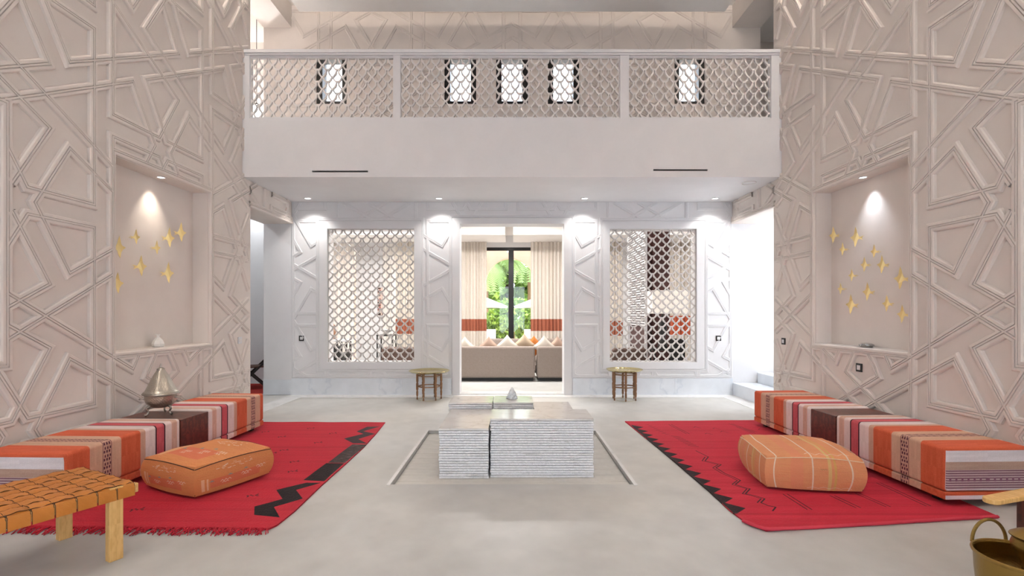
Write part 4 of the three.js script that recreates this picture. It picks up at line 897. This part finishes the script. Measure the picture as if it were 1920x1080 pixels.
{
  const pg = pillowGeo(0.36, 0.16), cols = { beige: 0xc9b39a, white: 0xe6ddd0, rose: 0xbfa392, orange: 0xc87a3c };
  for (const [px, c, top, label] of [[872, 'white', 0.93, 'off-white pillow at the left end of the near sofa'], [916, 'rose', 0.945, 'dull rose pillow second from the left on the near sofa'], [951, 'white', 0.985, 'off-white pillow left of the window bar on the near sofa'], [983, 'beige', 1.0, 'tall beige pillow in the middle of the near sofa'], [1002, 'orange', 0.93, 'small orange pillow tucked between two pale pillows'], [1020, 'white', 0.97, 'off-white pillow right of the orange one'], [1046, 'rose', 0.91, 'dull rose pillow at the right end of the near sofa']]) {
    const x = (px - 960) * 10.9 / FOCAL, t = thing('throw_pillow', label, 'pillow', [x, Math.max(top, 0.945) - 0.25, -10.87 - (c === 'rose' || c === 'beige' ? 0.17 : c === 'orange' ? 0.34 : 0)], 0, 'pillows on the near sofa');
    const m = mesh('pillow', pg, std({ color: cols[c], roughness: 0.95 }), t); m.rotation.set(0.12, 0, Math.PI / 4);
  }
}
// ---------------------------------------------------------------- salon behind the left screen
{
  const t = thing('console_table', 'white topped console with dark legs behind the left screen', 'table', [-4.3, 0, -12]);
  mesh('top', at(rbox(0.72, 0.05, 0.4, 0.01), 0, 0.8, 0), M.white, t);
  for (const x of [-0.3, 0.1, 0.32]) for (const z of [-0.15, 0.15]) mesh('leg', at(rbox(0.04, 0.775, 0.04, 0.005), x, 0.3875, z), M.dark, t);
  const f = thing('stone_figure', 'mottled brown stone figure on the white console', 'sculpture', [-4.38, 0.8255, -12], 0.4);
  mesh('figure', lathe([[0, 0], [0.1, 0], [0.11, 0.04], [0.07, 0.1], [0.1, 0.18], [0.06, 0.26], [0.08, 0.32], [0.04, 0.38], [0, 0.39]], 9).scale(1, 1, 0.7), std({ map: grainy(512, [150, 112, 88], 170, fB, 3), roughness: 0.8 }), f);
  const a = thing('black_frame_table', 'black framed side table with pale panel behind the left screen', 'table', [-3.2, 0, -12.6]);
  for (const [x, z] of [[-0.19, -0.19], [0.19, -0.19], [-0.19, 0.19], [0.19, 0.19]]) mesh('leg', at(rbox(0.03, 0.9, 0.03, 0.003), x, 0.45, z), M.black, a);
  mesh('top_frame', at(rbox(0.42, 0.035, 0.42, 0.004), 0, 0.9, 0), M.black, a); mesh('shelf', at(rbox(0.36, 0.02, 0.36, 0.004), 0, 0.12, 0), M.white, a);
  const bw = thing('white_bowl', 'white footed bowl on the black framed table', 'bowl', [-3.2, 0.918, -12.6]);
  mesh('bowl', lathe([[0, 0], [0.07, 0], [0.03, 0.03], [0.1, 0.07], [0.17, 0.12], [0.165, 0.125], [0.09, 0.08], [0, 0.05]], 28), M.white, bw);
  const tt = thing('carved_totem', 'tall carved red and white totem mask on the salon wall', 'wall ornament', [-3.76, 1.4, -SD + 0.02]);
  mesh('mask', at(rbox(0.19, 0.8, 0.05, 0.05, 4), 0, 0.4, 0.03), std({ map: canvasTex(64, 256, (c, w, h) => { c.fillStyle = '#d8c4b8'; c.fillRect(0, 0, w, h); for (let i = 0; i < 60; i++) { c.fillStyle = ['#5a2020', '#2a1a18', '#a03a34'][i % 3]; c.fillRect(rnd() * w, rnd() * h, 6 + rnd() * 16, 4 + rnd() * 12); } }), roughness: 0.8 }), tt);
  for (const [x, u, l] of [[-4.05, 11.4, 'dark rounded armchair beside the white console behind the left screen'], [-2.45, 10.9, 'dark brown armchair at the right behind the left screen'], [2.45, 10.6, 'brown leather armchair at the left behind the right screen'], ]) {
    const c = thing('armchair', l, 'armchair', [x, 0, -u], 0), m = std({ color: x < -4 ? 0x24201e : 0x5e463c, roughness: 0.6 }), w = x < -4 ? 0.4 : 0.72;
    mesh('seat', at(rbox(w - 0.16, 0.2, 0.6, 0.05, 3), 0, 0.32, -0.05), m, c); mesh('backrest', at(rbox(w, 0.62, 0.16, 0.06, 3), 0, 0.42, 0.26), m, c);
    for (const s of [-1, 1]) { mesh('armrest', at(rbox(0.12, 0.42, 0.56, 0.05, 3), s * (w / 2 - 0.06), 0.34, -0.08), m, c); for (const z of [-0.28, 0.26]) mesh('leg', at(rbox(0.05, 0.13, 0.05, 0.005), s * (w / 2 - 0.08), 0.065, z), M.black, c); }
  }
}
// ---------------------------------------------------------------- salon behind the right screen
{
  const ch = thing('chimney_column', 'dark brown floor to ceiling chimney column behind the right screen', 'fireplace', [3.19, 0, -10.75]);
  const brown = std({ map: grainy(512, [74, 34, 30], 30, fA, 1), roughness: 0.45 });
  mesh('column', at(rbox(0.37, 3.69, 0.4, 0.008), 0, 1.846, 0), brown, ch); mesh('hearth', at(rbox(0.5, 0.9, 0.3, 0.01), 0.3, 0.45, -0.05), M.black, ch);
  const s = thing('slatted_screen', 'white slatted screen receding beside the dark column', 'screen', [2.86, 0, -11.33]);
  mesh('dark_backing', at(rbox(0.02, 3.0, 1.55, 0.004), 0.05, 2.15, 0), brown, s);
  for (let k = 0; k < 46; k++) mesh('slat', at(rbox(0.03, 0.034, 1.55, 0.005), 0, 1.2 + k * 0.054, 0), M.white, s);
  for (const z of [-0.79, 0.79]) mesh('stile', at(rbox(0.05, 3.6, 0.05, 0.006), 0.0, 1.82, z), M.white, s);
  const l = thing('table_lamp', 'table lamp with large white rectangular shade behind the right screen', 'lamp', [3.02, 0, -9.9]);
  mesh('shade', at(rbox(0.72, 0.46, 0.36, 0.02, 3), 0.1, 1.68, 0), phys({ color: 0xf4efe8, roughness: 0.9, transmission: 0.3, thickness: 0, emissive: new THREE.Color(1, 0.94, 0.86), emissiveIntensity: 0.25 }), l);
  mesh('stem', lathe([[0, 0.76], [0.09, 0.76], [0.1, 0.8], [0.05, 0.95], [0.09, 1.15], [0.03, 1.4], [0.012, 1.46], [0, 1.46]], 20), M.black, l);
  mesh('side_table_top', at(rbox(0.5, 0.04, 0.4, 0.008), 0, 0.74, 0), M.black, l); for (const [x, z] of [[-0.2, -0.15], [0.2, -0.15], [-0.2, 0.15], [0.2, 0.15]]) mesh('table_leg', at(rbox(0.04, 0.72, 0.04, 0.005), x, 0.36, z), M.black, l);
}
// ---------------------------------------------------------------- garden beyond the french window
{
  struct('ground_garden', box(-45, 45, -0.25, -0.04, -75, -SD - 0.25), std({ map: grainy(512, [150, 158, 96], 60, fC, 1.5), roughness: 1 }), 'lawn beyond the terrace');
  struct('terrace_garden', box(-9, 9, -0.04, -0.005, -19.5, -SD - 0.26), M.strip, 'pale terrace outside the salon');
  const peach = std({ map: grainy(512, [226, 186, 158], 14, fB, 0.6), roughness: 0.9 });
  const sh = shapeOf([[-9, 0], [9, 0], [9, 4.4], [-9, 4.4]]);
  for (const cx of [-6.45, -3.25, -0.05, 3.15, 6.35]) { const h = new THREE.Path(); h.moveTo(cx - 0.78, 0.02); h.lineTo(cx + 0.78, 0.02); h.lineTo(cx + 0.78, 2.45); h.absarc(cx, 2.45, 0.78, 0, Math.PI, false); h.lineTo(cx - 0.78, 0.02); sh.holes.push(h); }
  const w = struct('wall_loggia', metric(extrude(sh, 0.35)), peach, 'peach arcade wall of the garden loggia'); w.position.set(0, -0.005, -16.1);
  const leafG = new THREE.PlaneGeometry(0.13, 0.09, 1, 1), greens = [0x7a9a40, 0x93b54c, 0xa9c858, 0x688a3a];
  function bush(label, x, u, r, h, n) {
    const t = thing('garden_bush', label, 'bush', [x, -0.04, -u], 0, 'bushes in the garden');
    mesh('stem', at(new THREE.CylinderGeometry(0.04, 0.06, h * 0.5, 8), 0, h * 0.25, 0), M.tableLeg, t);
    const im = new THREE.InstancedMesh(leafG, phys({ color: 0xffffff, roughness: 0.8, transmission: 0.2, thickness: 0, side: THREE.DoubleSide }), n); im.name = 'leaves'; im.userData.kind = 'stuff';
    const m = new THREE.Matrix4(), q = new THREE.Quaternion(), e = new THREE.Euler(), c = new THREE.Color();
    for (let i = 0; i < n; i++) { const a = rnd() * 6.283, b = Math.acos(rr(-0.85, 1)), k = 0.75 + 0.3 * rnd(); e.set(rr(-1.5, 1.5), rr(0, 6.28), rr(-1, 1)); q.setFromEuler(e); const s = rr(0.9, 1.7) * (h > 5 ? 3 : 1); m.compose(V(Math.sin(b) * Math.cos(a) * r * k, h * 0.55 + Math.cos(b) * h * 0.5 * k, Math.sin(b) * Math.sin(a) * r * k), q, V(s, s, s)); im.setMatrixAt(i, m); im.setColorAt(i, c.set(greens[i % 4])); }
    t.add(im);
  }
  for (const [x, u, r, h, l] of [[-0.85, 19, 0.75, 1.45, 'rounded green bush at the left of the garden view'], [0.95, 19, 0.75, 1.5, 'rounded green bush at the right of the garden view'], [-2.6, 20.5, 1, 1.7, 'broad green bush far left in the garden'], [2.9, 20.5, 1, 1.7, 'broad green bush far right in the garden'], [-4.4, 21, 1.1, 1.9, 'leafy bush outside the left salon windows'], [5.2, 21, 1.1, 1.9, 'leafy bush outside the right salon windows'], [0.1, 27, 1.6, 2.2, 'distant hedge bush in the middle of the garden'], [-3.2, 33, 2.6, 6.5, 'big leafy tree far behind the left umbrella'], [3.4, 34, 2.8, 7, 'big leafy tree far behind the right umbrella'], [0.2, 37, 2.8, 6, 'big leafy tree far behind the middle of the garden']]) bush(l, x, u, r, h, 1400);
  const canvasM = std({ color: 0xf3f0ea, roughness: 0.8, side: THREE.DoubleSide });
  for (const [x, u, l] of [[-1.75, 21.5, 'white garden umbrella at the left of the french window view'], [1.65, 21.5, 'white garden umbrella at the right of the french window view']]) {
    const t = thing('garden_umbrella', l, 'umbrella', [x, -0.04, -u]); 
    mesh('canopy', lathe([[0.02, 2.45], [0.5, 2.24], [1.55, 1.82], [1.55, 1.72], [1.53, 1.8], [0.5, 2.21], [0.02, 2.42]], 8), canvasM, t);
    mesh('pole', at(new THREE.CylinderGeometry(0.025, 0.025, 2.46, 10), 0, 1.23, 0), M.tableLeg, t); mesh('base', at(new THREE.CylinderGeometry(0.28, 0.3, 0.06, 24), 0, 0.03, 0), M.white, t);
  }
  // palms: arching feather fronds
  const fronds = [0, 1].map((v) => {
    const pos = [], nrm = 26, L = 2.3;
    const c = (s) => V(0, 0.75 * s - (1.9 + v * 0.5) * s * s, -L * s * (1 - 0.25 * s));
    for (let k = 0; k < nrm; k++) { const a = c(k / nrm), b = c((k + 1) / nrm), w = 0.02; pos.push(a.x - w, a.y, a.z, a.x + w, a.y, a.z, b.x, b.y, b.z);
      if (k > 2) for (const sd of [-1, 1]) { const len = 0.62 * Math.sin(Math.min(1, k / nrm + 0.12) * 2.9) + 0.1, tip = a.clone().add(V(sd * len * 0.85, -len * 0.5, -len * 0.45)); pos.push(a.x, a.y, a.z, b.x, b.y, b.z, tip.x, tip.y, tip.z); } }
    const g = new THREE.BufferGeometry(); g.setAttribute('position', new THREE.Float32BufferAttribute(pos, 3)); g.computeVertexNormals(); return metric(g);
  });
  const palmM = [0xa3bd78, 0xb9cf8c, 0x8aa664].map((c) => phys({ color: c, roughness: 0.7, transmission: 0.2, thickness: 0, side: THREE.DoubleSide }));
  for (const [x, u, h, l] of [[-1.35, 24.6, 4.4, 'palm tree with hanging fronds at the left of the garden view'], [1.1, 29.4, 5.2, 'palm tree with hanging fronds at the right of the garden view'], [-4.6, 29.4, 5.0, 'palm tree outside the left salon windows'], [4.9, 23.5, 4.6, 'palm tree outside the right salon windows'], [-0.4, 36, 6, 'distant tall palm in the middle of the garden']]) {
    const t = thing('palm_tree', l, 'palm tree', [x, -0.04, -u], 0, 'garden palms');
    mesh('trunk', lathe([[0.24, 0], [0.19, 0.4], [0.17, h * 0.5], [0.2, h], [0, h + 0.1]], 12), M.tableLeg, t);
    for (let k = 0; k < 24; k++) { const f = mesh('frond', fronds[k % 2], palmM[k % 3], t); f.position.y = h; f.rotation.order = 'YXZ'; f.rotation.y = k * 2.399; f.rotation.x = -0.5 + (k % 4) * 0.32; }
  }
  for (const [x, l] of [[-0.7, 'white garden chair at the left on the terrace'], [0.55, 'white garden chair at the right on the terrace']]) {
    const c = thing('garden_chair', l, 'chair', [x, -0.004, -17.6], x > 0 ? -0.5 : 0.5);
    mesh('seat', at(rbox(0.5, 0.05, 0.5, 0.01), 0, 0.42, 0), M.white, c); mesh('backrest', at(rbox(0.5, 0.45, 0.04, 0.01), 0, 0.66, -0.24), M.white, c);
    for (const [a, b] of [[-0.22, -0.22], [0.22, -0.22], [-0.22, 0.22], [0.22, 0.22]]) mesh('leg', at(rbox(0.04, 0.4, 0.04, 0.005), a, 0.2, b), M.white, c);
  }
}
renderer.render(scene, camera);
